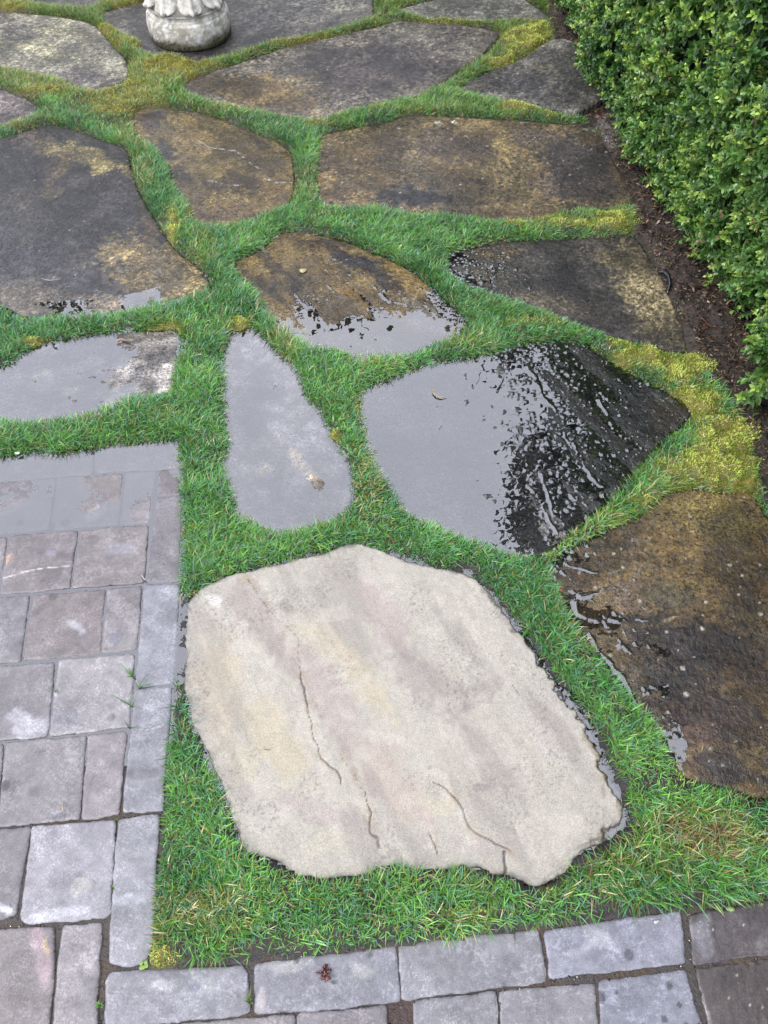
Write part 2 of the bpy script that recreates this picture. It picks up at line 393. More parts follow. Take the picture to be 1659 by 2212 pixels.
flag([(395, 197), (400, 180), (480, 150), (530, 135), (615, 105), (750, 75), (830, 57), (855, 48), (920, 50), (995, 57), (1090, 70), (1045, 118), (1000, 150), (950, 187), (890, 215), (830, 228), (770, 238), (695, 260), (665, 257), (590, 247), (520, 235), (450, 220), (400, 200)],
     'long upper middle flagstone, brown at its left and black speckled grey at its right', cell=.005,
     base=(128, 120, 108), blobs=[(830, 150, 170, 55, -8, (70, 62, 60), .9), (720, 120, 90, 25, -15, (96, 86, 80), .6), (560, 200, 150, 40, 8, (128, 108, 66), .95), (640, 170, 60, 12, 0, (138, 122, 84), .6), (900, 75, 140, 18, 5, (150, 144, 128), .7), (450, 180, 50, 25, 0, (92, 78, 62), .8), (660, 245, 90, 12, 0, (130, 118, 86), .6)],
     levels=[(700, 150, .006)], dark=(.013, .9, .75), wet=.4, cleft=(4, .0012))
flag([(990, 193), (1045, 160), (1115, 135), (1175, 100), (1200, 90), (1240, 102), (1265, 130), (1305, 200), (1307, 225), (1245, 260), (1180, 245), (1110, 225), (1040, 212), (995, 197)],
     'dark triangular flagstone with a raised lip, half tucked under the hedge', cell=.005,
     base=(116, 112, 104), blobs=[(1120, 185, 70, 30, 10, (66, 64, 66), .8), (1190, 160, 28, 16, 20, (146, 146, 116), .8), (1195, 195, 12, 26, 20, (140, 138, 112), .7), (1230, 200, 50, 50, 0, (84, 80, 76), .7), (1020, 190, 30, 14, 0, (128, 126, 112), .7)],
     levels=[(1100, 180, .006), (1250, 230, .03), (1300, 210, .03)], dark=(.016, .8, .75), white=(.09, .007, .3), wet=.25, rim=.006, thick=.06)
flag([(-460, 170), (0, 192), (30, 205), (65, 220), (90, 240), (60, 255), (30, 266), (0, 275), (-460, 285)],
     'mauve grey flagstone corner at the left edge between two grass strips', cell=.0055,
     base=(122, 112, 108), blobs=[(60, 240, 50, 10, 0, (90, 82, 78), .5)], levels=[(40, 230, .006)], dark=(.015, .7, .5), wet=.3)
flag([(-240, 360), (-110, 322), (0, 303), (40, 290), (100, 273), (150, 280), (200, 300), (275, 320), (282, 355), (298, 415), (325, 455), (350, 500), (380, 540), (430, 578), (452, 605), (460, 628), (400, 645), (300, 668), (200, 680), (100, 686), (45, 686), (0, 660), (-190, 630), (-260, 540)],
     'large charcoal flagstone at the left with a tan stained lower right end', cell=.0042,
     base=(60, 57, 56), blobs=[(190, 345, 115, 22, 18, (162, 148, 100), .95), (120, 385, 22, 60, 20, (150, 128, 88), .6), (60, 430, 60, 26, 0, (110, 100, 86), .4), (340, 585, 130, 75, 15, (178, 156, 106), .98), (330, 480, 30, 60, -20, (104, 88, 62), .8), (150, 660, 200, 30, 3, (176, 160, 138), .85), (60, 640, 90, 30, 0, (134, 122, 104), .7), (60, 310, 60, 14, -10, (96, 84, 76), .6)],  # pale strip along the lower edge paints wet sheen into the stone colour
     levels=[(150, 400, .007), (300, 655, .0006), (120, 665, .0003), (420, 620, .0015)], dark=(.012, .7, .5), white=(.05, .003, .25), wet=.55, extra=wetmap((150, 420, .45), (200, 670, 1.0), (400, 630, .9), (60, 650, 1.0), (200, 330, .3)),
     cleft=(-50, .0015), amp=.0025)
flag([(285, 250), (310, 235), (350, 235), (425, 243), (475, 258), (530, 283), (590, 305), (630, 325), (637, 380), (632, 440), (590, 455), (550, 475), (500, 488), (425, 492), (412, 450), (378, 410), (365, 360), (340, 325), (295, 295)],
     'ochre brown flagstone with thin wet ridges, right of the large charcoal flagstone', cell=.004,
     base=(146, 127, 82), blobs=[(330, 262, 42, 16, 10, (78, 68, 64), .9), (365, 330, 40, 20, 40, (56, 50, 50), .95), (395, 385, 26, 22, 30, (66, 56, 50), .9), (520, 395, 60, 30, 25, (70, 56, 44), .85), (470, 400, 30, 12, 0, (58, 46, 38), .8), (560, 300, 50, 14, 25, (96, 80, 54), .6), (490, 460, 90, 20, 0, (108, 90, 66), .8), (450, 300, 60, 16, 25, (146, 122, 74), .7), (600, 400, 30, 40, 0, (126, 104, 62), .7), (470, 430, 40, 12, 0, (156, 132, 76), .7)],
     sp=.35, levels=[(480, 380, .005), (440, 480, .001)], dark=(.012, .4, .4), wet=.75, amp=.003, cleft=(-42, .0035),
     veins=[([(420, 300), (450, 320), (510, 328), (535, 350), (565, 370), (572, 388), (600, 398), (635, 395)], .004, (205, 200, 190), .75), ([(448, 392), (480, 400), (515, 402)], .003, (200, 196, 190), .7), ([(480, 431), (510, 430)], .003, (190, 186, 170), .7)])
flag([(690, 300), (700, 290), (830, 267), (875, 252), (930, 252), (1080, 260), (1140, 262), (1200, 270), (1275, 270), (1295, 295), (1325, 345), (1365, 425), (1362, 447), (1240, 457), (1200, 468), (1130, 478), (1070, 482), (1030, 473), (955, 467), (890, 465), (830, 452), (760, 448), (700, 447), (688, 430), (685, 375)],
     'wide brown to purple grey flagstone with white lichen near its corner by the mulch', cell=.0042,
     base=(138, 120, 86), blobs=[(760, 370, 90, 70, 0, (154, 126, 74), .95), (980, 320, 130, 35, 5, (96, 84, 76), .85), (1085, 330, 26, 42, -25, (168, 148, 98), .9), (1110, 390, 50, 22, 20, (156, 138, 98), .8), (1240, 340, 110, 50, 12, (78, 72, 72), .97), (1250, 400, 110, 45, 8, (100, 90, 86), .9), (1160, 300, 60, 18, 5, (104, 94, 86), .8), (910, 425, 100, 22, 4, (24, 19, 16), 1.), (980, 370, 80, 20, 5, (108, 90, 64), .7), (1100, 465, 100, 12, 0, (128, 108, 78), .8), (860, 380, 80, 12, 5, (150, 122, 70), .6), (1340, 430, 30, 16, 0, (126, 118, 88), .6), (1260, 287, 22, 6, 0, (235, 232, 222), .95), (985, 265, 10, 4, 0, (225, 222, 210), .9), (942, 275, 8, 4, 0, (215, 212, 200), .9), (1128, 273, 8, 4, 0, (225, 222, 210), .9)],
     sp=.5, levels=[(1000, 370, .005), (820, 440, .002)], dark=(.012, .95, .65), white=(.06, .006, .5), wet=.5,
     extra=wetmap((780, 400, .8), (900, 430, 1.0), (1250, 350, .25), (1000, 300, .4)), cleft=(4, .0018))
flag([(505, 583), (512, 562), (560, 545), (600, 510), (620, 503), (680, 505), (740, 520), (800, 545), (860, 570), (900, 590), (955, 645), (1000, 690), (1010, 710), (960, 735), (900, 758), (830, 773), (775, 768), (715, 753), (650, 743), (625, 718), (575, 673), (560, 643), (530, 608)],
     'brown flagstone in the centre streaked diagonally, its lower part under clear water', cell=.0033,
     base=(140, 118, 72), blobs=[(780, 570, 110, 24, 32, (34, 25, 18), .97), (690, 530, 60, 14, 10, (70, 50, 28), .85), (590, 575, 55, 16, 35, (70, 54, 36), .8), (650, 640, 80, 12, 50, (74, 52, 26), .8), (860, 640, 80, 13, 45, (56, 40, 24), .9), (740, 620, 80, 14, 45, (148, 116, 58), .8), (600, 640, 40, 10, 45, (66, 52, 34), .8), (760, 735, 150, 26, 8, (206, 196, 178), .9), (930, 690, 70, 26, 25, (214, 202, 184), .9), (655, 700, 60, 18, 45, (120, 100, 70), .6)],
     sp=.35, levels=[(650, 540, .0045), (800, 560, .0045), (560, 580, .004), (700, 640, .0006), (850, 650, .0004), (780, 740, -.0022), (940, 700, -.0012), (660, 720, -.002)],
     wet=1.0, amp=.0022, cleft=(-58, .0028), mottle=.4)
flag([(965, 590), (970, 545), (1050, 530), (1100, 522), (1300, 515), (1370, 510), (1400, 555), (1440, 625), (1490, 765), (1440, 760), (1380, 740), (1300, 722), (1240, 700), (1160, 665), (1080, 640), (1000, 612)],
     'black speckled flagstone with a broad tan grey right margin along the mulch bed', cell=.0038,
     base=(86, 80, 77), blobs=[(1400, 640, 60, 130, -25, (176, 162, 128), .97), (1330, 560, 50, 24, 0, (132, 120, 94), .8), (1440, 720, 60, 40, 20, (132, 120, 96), .9), (1050, 545, 90, 14, 0, (112, 94, 66), .8), (1040, 590, 70, 25, 20, (124, 116, 100), .6), (1200, 600, 110, 50, 20, (74, 70, 70), .7), (1180, 650, 100, 14, 22, (128, 118, 98), .6)],
     levels=[(1200, 600, .006), (1010, 580, -.0004), (1400, 650, .009), (1080, 620, .0004), (1060, 560, .0006), (1120, 590, .0012)], dark=(.0095, .9, .6), wet=.6,
     extra=wetmap((1020, 580, 1.0), (1120, 600, .9), (1250, 600, .45), (1400, 650, .25), (1200, 560, .5)), cleft=(-30, .0016), amp=.0024)
flag([(-60, 800), (20, 795), (45, 768), (90, 745), (200, 722), (300, 715), (385, 715), (388, 760), (375, 820), (370, 850), (300, 862), (200, 890), (130, 905), (50, 918), (5, 905), (-60, 900)],
     'grey flagstone at the left, mostly flooded by a puddle, its right end pitted', cell=.0032,
     base=(164, 157, 149), blobs=[(300, 730, 110, 14, -3, (122, 112, 92), .7), (100, 810, 80, 14, 0, (136, 126, 116), .6), (290, 750, 20, 8, 10, (70, 58, 42), .9), (320, 770, 60, 18, -5, (140, 132, 118), .5), (130, 870, 80, 14, 0, (134, 124, 116), .6)],
     levels=[(100, 820, -.0018), (180, 780, -.0016), (320, 730, .0012), (345, 790, .0006), (250, 850, -.0009), (60, 880, -.0016), (280, 800, .0002), (120, 745, -.001)], pale=1, mottle=.6, wet=.95, amp=.0018, cleft=(8, .0014), white=(.1, .006, .3), bumps=[(72, 825, 9, 5, .001), (205, 764, 6, 3, .001), (170, 808, 7, 5, .0012), (150, 858, 10, 7, .001), (160, 866, 8, 4, .001), (222, 868, 14, 4, .0012), (240, 800, 26, 3, .001), (280, 750, 18, 8, .002), (310, 765, 14, 7, .0015), (200, 815, 14, 4, .001), (262, 775, 8, 3, .001)])
flag([(490, 730), (545, 712), (570, 730), (600, 760), (640, 810), (660, 860), (690, 890), (710, 950), (750, 1000), (762, 1040), (755, 1090), (720, 1130), (640, 1145), (570, 1140), (520, 1110), (500, 1070), (490, 1000), (500, 950), (495, 880), (485, 800)],
     'tall narrow flagstone under a still puddle with a tan raised scab near its foot', cell=.003,
     base=(166, 161, 160), blobs=[(560, 880, 40, 90, 20, (112, 108, 112), .7), (640, 900, 40, 60, -20, (168, 162, 158), .6), (560, 1000, 40, 50, 0, (170, 162, 154), .6), (600, 1110, 60, 24, 0, (120, 114, 112), .7), (560, 780, 40, 30, 0, (160, 156, 158), .5), (650, 1000, 80, 18, 45, (234, 216, 180), .9), (700, 1085, 60, 24, 10, (186, 176, 154), .7), (690, 1040, 30, 46, 0, (172, 156, 132), .85), (570, 1018, 18, 14, 0, (196, 176, 136), .9), (600, 960, 60, 16, 50, (128, 122, 114), .7), (640, 1110, 90, 22, 10, (122, 116, 114), .7), (640, 870, 30, 10, 0, (90, 86, 84), .5), (560, 900, 40, 30, 0, (88, 86, 90), .6), (610, 1010, 40, 14, 40, (148, 138, 118), .6)],
     levels=[(560, 800, -.0026), (600, 920, -.0024), (690, 1045, .0012), (640, 1100, -.003), (560, 1050, -.004), (570, 1018, .0008), (690, 1090, -.003), (740, 1020, -.003)], pale=1, wet=.9, amp=.0012, cleft=(-50, .0010), mottle=.55,
     white=(.05, .003, .3))
flag([(785, 835), (850, 825), (900, 800), (960, 785), (1080, 762), (1160, 742), (1250, 740), (1290, 765), (1380, 825), (1440, 850), (1495, 890), (1475, 915), (1420, 960), (1380, 1010), (1340, 1060), (1260, 1125), (1200, 1180), (1140, 1208), (1100, 1200), (1050, 1180), (1000, 1165), (930, 1130), (880, 1110), (865, 1065), (820, 1020), (800, 970), (785, 900)],
     'large dark flagstone, sky mirroring puddle on its left, black and glistening on its right', cell=.0026,
     base=(128, 127, 130), blobs=[(1300, 900, 190, 300, -20, (34, 30, 27), .97), (1440, 890, 50, 36, 10, (92, 76, 66), .8), (1180, 900, 60, 160, -30, (26, 23, 21), .9), (880, 960, 60, 100, 0, (138, 136, 138), .5)],  # base lightened for sky reflection; dark right blobs paint in the tree reflection
     sp=.25, levels=[(860, 900, -.005), (900, 1050, -.005), (1000, 900, -.0036), (1060, 1100, -.003), (1100, 950, -.0012), (1150, 860, -.0015), (1200, 900, .0000), (1160, 1100, -.0008), (1270, 900, .0004), (1300, 1000, .0002), (1350, 860, .001), (1420, 900, .003), (1250, 780, .001), (1110, 790, -.002), (1230, 1060, .0002)],
     wet=1.0, amp=.0016, cleft=(-58, .0022), mottle=.35, white=(.022, .0022, .5), rim=.002,
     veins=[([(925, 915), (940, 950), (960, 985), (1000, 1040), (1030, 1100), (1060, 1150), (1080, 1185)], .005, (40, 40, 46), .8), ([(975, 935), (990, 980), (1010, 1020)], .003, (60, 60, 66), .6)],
     bumps=[(1052, 1072, 16, 9, .0012), (1068, 1082, 7, 10, .0012), (946, 879, 7, 4, .0008), (1009, 869, 6, 8, .0012), (1005, 812, 5, 14, .001), (1020, 838, 4, 12, .001), (1045, 905, 5, 10, .001), (1062, 878, 5, 5, .001), (1068, 925, 6, 7, .001),
            (1090, 892, 7, 9, .0012), (1085, 912, 4, 8, .001), (1098, 930, 6, 6, .0012), (1110, 960, 10, 4, .0012), (1085, 960, 6, 8, .001), (1080, 800, 14, 16, .0012), (1100, 850, 8, 10, .0012), (1120, 885, 9, 12, .0014), (1125, 930, 9, 12, .0014), (1105, 1035, 12, 5, .0012), (1120, 1020, 14, 5, .001), (1075, 845, 5, 5, .0008), (1130, 1065, 10, 5, .0012)])
def main_extra(X, Y, U, V, d, z, c, wv_):
    # broken lower lip along the right side, where the stone has split away and stays wet
    side = sst(1000, 1120, U) * sst(1225, 1300, V) * (1 - sst(1790, 1850, V))
    lip = side * (1 - sst(.006, .02, d + (fbm(X * 45, Y * 45, 4, 90) - .5) * .03))
    z = z - .010 * lip
    k = lip[:, None] * .8
    c = c * (1 - k) + alb((104, 98, 92)) * k
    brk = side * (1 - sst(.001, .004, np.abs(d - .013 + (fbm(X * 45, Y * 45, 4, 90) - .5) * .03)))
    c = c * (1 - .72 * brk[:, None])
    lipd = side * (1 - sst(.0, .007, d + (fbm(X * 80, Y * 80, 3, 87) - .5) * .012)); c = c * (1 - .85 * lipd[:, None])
    damp = side * (1 - sst(.02, .055, d + (fbm(X * 40, Y * 40, 4, 91) - .5) * .05)) * sst(1480, 1560, V)
    st = sst(.5, .56, fbm(X * 70, Y * 28, 4, 92)) * damp
    c = c * (1 - .5 * st[:, None]) + alb((120, 104, 66)) * (.5 * st[:, None])
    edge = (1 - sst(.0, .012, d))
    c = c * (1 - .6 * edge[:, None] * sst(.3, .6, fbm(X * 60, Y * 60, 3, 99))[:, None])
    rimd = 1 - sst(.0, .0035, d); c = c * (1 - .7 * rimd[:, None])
    mv_ = sst(.5, .66, fbm((X * .5 - Y * .87) * 4, (X * .87 + Y * .5) * 17, 5, 88)) * .42; c = c * (1 - mv_[:, None]) + alb((158, 150, 142)) * mv_[:, None]
    pl_ = sst(.56, .7, fbm(X * 24, Y * 24, 5, 89)) * .22; c = c * (1 - pl_[:, None]) + alb((236, 228, 212)) * pl_[:, None]
    # lichen: grey green scurf near the foot, pepper specks
    pep = sst(.64, .70, fbm(X * 260, Y * 260, 2, 93)) * sst(.52, .66, fbm(X * 12, Y * 12, 3, 94))
    c = c * (1 - .3 * pep[:, None])
    return z, c, np.clip(lip + st * .9 + edge * .5, 0, 1)
MAINP = [(415, 1290), (445, 1270), (500, 1245), (600, 1220), (690, 1200), (770, 1172), (850, 1205), (930, 1225), (1000, 1240), (1060, 1275), (1090, 1320), (1130, 1375), (1180, 1440), (1240, 1520), (1290, 1590), (1310, 1650), (1340, 1710), (1362, 1780), (1300, 1830), (1250, 1845), (1210, 1895), (1160, 1925), (1110, 1900), (1060, 1888), (1000, 1872), (960, 1885), (890, 1878), (850, 1870), (800, 1888), (700, 1898), (650, 1894), (620, 1872), (560, 1852), (530, 1842), (510, 1790), (495, 1740), (490, 1700), (460, 1660), (430, 1590), (410, 1540), (400, 1470), (405, 1400), (405, 1340)]
flag(MAINP, 'large pale tan dry flagstone in the foreground with hairline cracks', cell=.0024, mat=M_dry,
     base=(202, 196, 181), blobs=[(560, 1330, 130, 40, 50, (182, 168, 162), .6), (700, 1500, 190, 40, 60, (186, 170, 162), .6), (820, 1330, 140, 34, 50, (196, 178, 172), .6), (930, 1480, 120, 46, 40, (176, 164, 158), .65), (1030, 1500, 70, 24, -20, (164, 154, 148), .5), (480, 1500, 50, 160, -10, (212, 198, 168), .6), (600, 1600, 120, 50, 60, (214, 200, 166), .5), (760, 1450, 40, 160, -40, (212, 198, 166), .5), (860, 1700, 130, 60, 50, (204, 184, 170), .5), (1060, 1650, 110, 90, 20, (196, 186, 174), .5), (940, 1740, 50, 24, 20, (216, 208, 180), .5), (700, 1820, 46, 30, 0, (214, 208, 182), .5), (470, 1300, 18, 16, 0, (232, 228, 218), .9), (450, 1330, 40, 18, 0, (214, 204, 190), .5), (1050, 1700, 30, 8, -10, (160, 150, 146), .7), (620, 1310, 26, 14, 40, (150, 144, 134), .5), (700, 1760, 120, 30, 20, (190, 176, 170), .5), (1080, 1840, 90, 30, 10, (196, 186, 178), .6), (520, 1650, 40, 70, 0, (206, 198, 172), .6), (1180, 1560, 60, 90, -30, (198, 190, 182), .6)],
     levels=[(800, 1500, .008), (450, 1400, .006), (1000, 1300, .007), (1300, 1750, .007), (1150, 1880, .006), (550, 1800, .007)], amp=.0016, cleft=(-62, .0012), mottle=.08, rim=.0022, rough_edge=.0085, thick=.05,
     cracks=[([(655, 1440), (660, 1500), (665, 1555), (680, 1590), (695, 1640), (725, 1665), (733, 1690)], .0021, .0025), ([(794, 1712), (790, 1745), (800, 1790), (822, 1830)], .0026, .003), ([(525, 1250), (560, 1290), (590, 1330), (640, 1380), (655, 1440)], .0008, .0007),
             ([(935, 1690), (960, 1705), (985, 1740), (1010, 1780), (1040, 1805), (1075, 1830), (1105, 1848)], .0022, .0025), ([(1092, 1850), (1088, 1895)], .004, .003), ([(923, 1800), (932, 1830), (938, 1850)], .0024, .002), ([(570, 1620), (580, 1622)], .0024, .001), ([(740, 1630), (800, 1720)], .0005, .0008), ([(1105, 1480), (1120, 1510)], .0018, .001)],
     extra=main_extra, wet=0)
def brown_extra(X, Y, U, V, d, z, c, wv_):
    # flakes of lichen with pale rims, thin brown film
    f = sst(.57, .62, fbm(X * 18, Y * 18, 4, 95)) * (1 - sst(.62, .70, fbm(X * 18, Y * 18, 4, 95)))
    m = f * (1 - sst(1300, 1500, U)) * .4
    c = c * (1 - m[:, None]) + alb((150, 138, 132)) * m[:, None]
    return z, c, np.clip(.85 + (fbm(X * 20, Y * 20, 3, 96) - .5) * .5, 0, 1)
flag([(1190, 1230), (1240, 1180), (1330, 1140), (1390, 1110), (1440, 1065), (1500, 1060), (1560, 1070), (1620, 1065), (1660, 1130), (1780, 1200), (1860, 1700), (1659, 1732), (1600, 1712), (1480, 1682), (1460, 1640), (1430, 1580), (1390, 1530), (1360, 1500), (1310, 1430), (1260, 1370), (1220, 1310)],
     'large dark brown wet flagstone at the right edge, dotted with small white lichens', cell=.0033,
     base=(136, 114, 74), blobs=[(1550, 1120, 150, 50, 10, (164, 146, 86), .9), (1380, 1190, 150, 40, -20, (138, 114, 66), .8), (1250, 1240, 60, 30, 0, (108, 84, 58), .8), (1400, 1290, 120, 40, 5, (112, 92, 80), .7), (1450, 1290, 70, 34, 0, (96, 90, 58), .8), (1600, 1280, 100, 60, 0, (112, 92, 58), .7), (1500, 1400, 160, 60, 10, (62, 46, 36), .9), (1420, 1330, 140, 8, -2, (50, 36, 26), .8), (1480, 1480, 120, 50, 20, (52, 40, 32), .8), (1530, 1560, 130, 60, 10, (92, 66, 60), .8), (1560, 1660, 120, 34, 10, (70, 50, 38), .8), (1620, 1700, 70, 24, 0, (148, 120, 72), .9), (1640, 1450, 70, 90, 0, (98, 76, 54), .6), (1445, 1338, 22, 5, -5, (176, 156, 118), .8)],
     sp=.3, levels=[(1500, 1300, .006), (1250, 1270, -.0004), (1290, 1330, -.0002), (1240, 1320, -.0006), (1330, 1440, .0000), (1430, 1590, .0002), (1550, 1100, .008), (1330, 1260, .0008), (1400, 1300, .002), (1600, 1600, .006)], wet=.9, amp=.002, cleft=(4, .002), mottle=.42,
     white=(.045, .0065, .42), dark=(.02, .5, .4), extra=brown_extra)
for i, (poly, label, k) in enumerate(flags):
    mat = k.pop('mat', M_flag)
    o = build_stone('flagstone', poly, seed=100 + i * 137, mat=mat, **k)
    tag(o, label, 'flagstone', FG)

# ---------------- pavers ----------------
pavers = [
 # left field, from the far row to the near row
 ([(-150, 1000), (199, 972), (199, 1023), (-150, 1050)], -.0012, 'long flooded edging paver beside the grass, cut off by the left picture edge', {}),
 ([(204, 971), (388, 950), (384, 1011), (204, 1021)], -.0010, 'long edging paver under water in the far corner where the paving meets two grass strips', {}),
 ([(-150, 1056), (118, 1033), (104, 1144), (-160, 1166)], -.0002, 'grey paver at the left picture edge in the second paving row from the far end', {}),
 ([(123, 1033), (266, 1023), (254, 1133), (109, 1144)], -.0001, 'large square flooded paver with a pale chalky centre, second row from the far end', {'b': [(205, 1110, 30, 14, 0, (186, 184, 190), .6)]}),
 ([(271, 1022), (334, 1017), (322, 1128), (259, 1133)], -.0002, 'narrow grey paver in the second row from the far end, beside the edging column', {}),
 ([(345, 1016), (388, 1013), (388, 1066), (341, 1070)], -.0002, 'small short edging paver at the far end of the edging column against the grass', {}),
 ([(339, 1076), (392, 1070), (388, 1254), (316, 1258)], .0010, 'grey edging paver second in the edging column, bordering thick grass', {}),
 ([(-160, 1176), (15, 1161), (-3, 1282), (-170, 1297)], .0016, 'paver cut by the left picture edge beside the paver with a white vein', {}),
 ([(22, 1158), (168, 1148), (151, 1271), (2, 1284)], .0030, 'paver with a thin white vein and an orange stain at its left corner', {'v': [([(8, 1250), (60, 1235), (105, 1227), (155, 1225)], .0022, (225, 220, 215), .9)], 'b': [(20, 1212, 14, 12, 0, (202, 164, 130), .9), (105, 1196, 14, 12, 0, (146, 142, 150), .9)]}),
 ([(174, 1147), (322, 1135), (311, 1259), (156, 1271)], .0026, 'square paver with a dark oval scar, just right of the paver with a white vein', {'b': [(265, 1184, 30, 18, -5, (150, 146, 152), .8)]}),
 ([(-170, 1305), (64, 1287), (45, 1430), (-180, 1448)], .0024, 'plain grey paver at the left picture edge beyond the blotched paver', {}),
 ([(73, 1285), (228, 1274), (216, 1411), (49, 1428)], .0022, 'large mid grey paver blotched with pale wedge shaped scale', {'b': [(160, 1350, 34, 12, 40, (194, 192, 198), .7)]}),
 ([(234, 1273), (306, 1267), (296, 1402), (221, 1409)], .0022, 'narrow paver with dark stains in its lower corner, beside the edging column', {'b': [(238, 1380, 14, 14, 0, (132, 130, 142), .8)]}),
 ([(312, 1264), (387, 1262), (376, 1476), (293, 1482)], .0018, 'bluish edging paver beside the bare wet gap left of the tan flagstone', {'c': (156, 156, 163)}),
 ([(-180, 1456), (119, 1431), (102, 1591), (-190, 1616)], .0040, 'paver with chalky white blooms at the left picture edge', {'b': [(60, 1570, 60, 30, 10, (200, 200, 206), .6)]}),
 ([(129, 1427), (291, 1414), (280, 1570), (108, 1590)], .0042, 'square pale paver with small grass sprigs along its right side', {'c': (172, 167, 168), 'b': [(150, 1560, 40, 18, 0, (142, 140, 148), .7)]}),
 ([(-190, 1622), (8, 1606), (-9, 1786), (-200, 1802)], .0030, 'sliver of paver cut by the left picture edge beside a wide square paver', {}),
 ([(14, 1603), (187, 1591), (172, 1771), (-3, 1786)], .0034, 'wide square grey paver with a round dark stain near its lower middle', {'b': [(130, 1768, 24, 10, 0, (122, 120, 126), .8)]}),
 ([(192, 1590), (274, 1580), (257, 1762), (177, 1771)], .0034, 'tall narrow grey paver ending at a mossy joint by the edging column', {}),
 ([(292, 1491), (372, 1484), (351, 1751), (265, 1757)], .0026, 'long bluish edging paver crossed by fine white scratches beside thin grass', {'c': (152, 151, 157), 'v': [([(278, 1570), (320, 1577), (355, 1568)], .0016, (206, 206, 212), .6)]}),
 ([(-200, 1812), (66, 1787), (37, 1974), (-10, 1992), (-210, 2010)], .0032, 'paver at the left picture edge with a white peeling corner above a mossy gap', {'b': [(10, 1965, 26, 12, 20, (222, 220, 224), .95)]}),
 ([(73, 1788), (250, 1772), (239, 1972), (225, 1984), (60, 1996), (47, 1984)], .0044, 'square paver frosted white along its lower edge, framed by soil joints', {'c': (168, 165, 170), 'b': [(140, 1975, 90, 16, -5, (204, 204, 210), .7), (165, 1915, 16, 26, 30, (196, 196, 186), .6)]}),
 ([(257, 1772), (344, 1760), (332, 2040), (315, 2078), (278, 2089), (236, 2080), (240, 1990)], .0040, 'longest edging paver, rounded at its foot next to the yellow moss', {'c': (158, 157, 163), 'b': [(285, 1950, 50, 16, 0, (200, 200, 206), .6)]}),
 ([(-210, 2022), (116, 2004), (118, 2095), (106, 2240), (-220, 2240)], .0036, 'paver with a pink tint and a broken tan right edge in the lower left corner', {'b': [(95, 2060, 26, 70, 0, (180, 158, 162), .7), (112, 2040, 8, 20, 0, (212, 188, 140), .8)]}),
 ([(137, 1999), (222, 1993), (212, 2130), (210, 2245), (113, 2245), (122, 2120)], .0036, 'narrow grey paver right of the broken tan edged paver', {}),
 # near row along the lower edge
 ([(240, 2101), (525, 2086), (534, 2100), (540, 2185), (520, 2194), (228, 2222), (228, 2120)], .0036, 'long lichen blotched edging paver at the lower left with a small clover at its corner', {'c': (152, 151, 157), 'b': [(330, 2120, 60, 16, 0, (188, 188, 188), .6), (440, 2130, 60, 22, 0, (184, 186, 184), .5), (412, 2128, 22, 16, 0, (128, 130, 144), .9)]}),
 ([(550, 2084), (700, 2064), (854, 2042), (866, 2165), (700, 2182), (550, 2190)], .0030, 'edging paver with a wet dark red clump lying on it', {'c': (146, 145, 152), 'b': [(600, 2080, 60, 20, 0, (186, 184, 180), .6), (790, 2100, 30, 14, 30, (182, 182, 178), .6), (560, 2150, 12, 24, 0, (198, 190, 188), .8)]}),
 ([(861, 2042), (1020, 2022), (1163, 2008), (1180, 2120), (1020, 2142), (868, 2159)], .0030, 'smooth plain grey edging paver right of the paver with the red clump', {'c': (152, 151, 155)}),
 ([(1176, 2010), (1330, 1988), (1468, 1969), (1480, 2080), (1330, 2098), (1188, 2112)], .0034, 'bluish edging paver with bright white flecks next to the dark wet pavers', {'c': (160, 161, 172), 'b': [(1300, 2035, 50, 12, 50, (208, 208, 214), .6), (1270, 2040, 40, 10, -30, (200, 200, 206), .5)]}),
 ([(1487, 1977), (1660, 1944), (1850, 1915), (1870, 2030), (1660, 2062), (1498, 2084)], .0016, 'dark brown wet paver at the right edge nearer the grass', {'c': (92, 84, 84), 'b': [(1520, 2020, 24, 60, 0, (140, 138, 142), .7)], 'wet': .9}),
 ([(300, 2226), (440, 2208), (636, 2192), (640, 2330), (300, 2340)], .0030, 'thin strip of paver at the bottom edge below the clover paver', {}),
 ([(643, 2190), (833, 2173), (842, 2330), (645, 2330)], .0030, 'bottom edge paver left of the brown muddy joint', {}),
 ([(893, 2164), (1070, 2142), (1084, 2330), (900, 2330)], .0028, 'bottom edge grey paver just right of the brown muddy joint', {'c': (150, 148, 152)}),
 ([(1078, 2142), (1284, 2124), (1302, 2330), (1090, 2330)], .0028, 'bottom edge paver with a pale diagonal scratch, left of the bluish one', {'c': (150, 147, 150), 'v': [([(1255, 2200), (1295, 2165)], .002, (190, 188, 190), .6)]}),
 ([(1293, 2122), (1480, 2097), (1548, 2330), (1306, 2330)], .0024, 'bluish bottom edge paver dotted black, bounded at right by a wet groove', {'c': (148, 149, 159), 'd': True}),
 ([(1502, 2092), (1660, 2070), (1870, 2044), (1900, 2330), (1560, 2330)], .0014, 'dark wet paver filling the lower right corner, spotted with pale lichen', {'c': (84, 74, 70), 'wet': .9, 'b': [(1520, 2180, 20, 60, -15, (150, 146, 144), .6)]}),
]
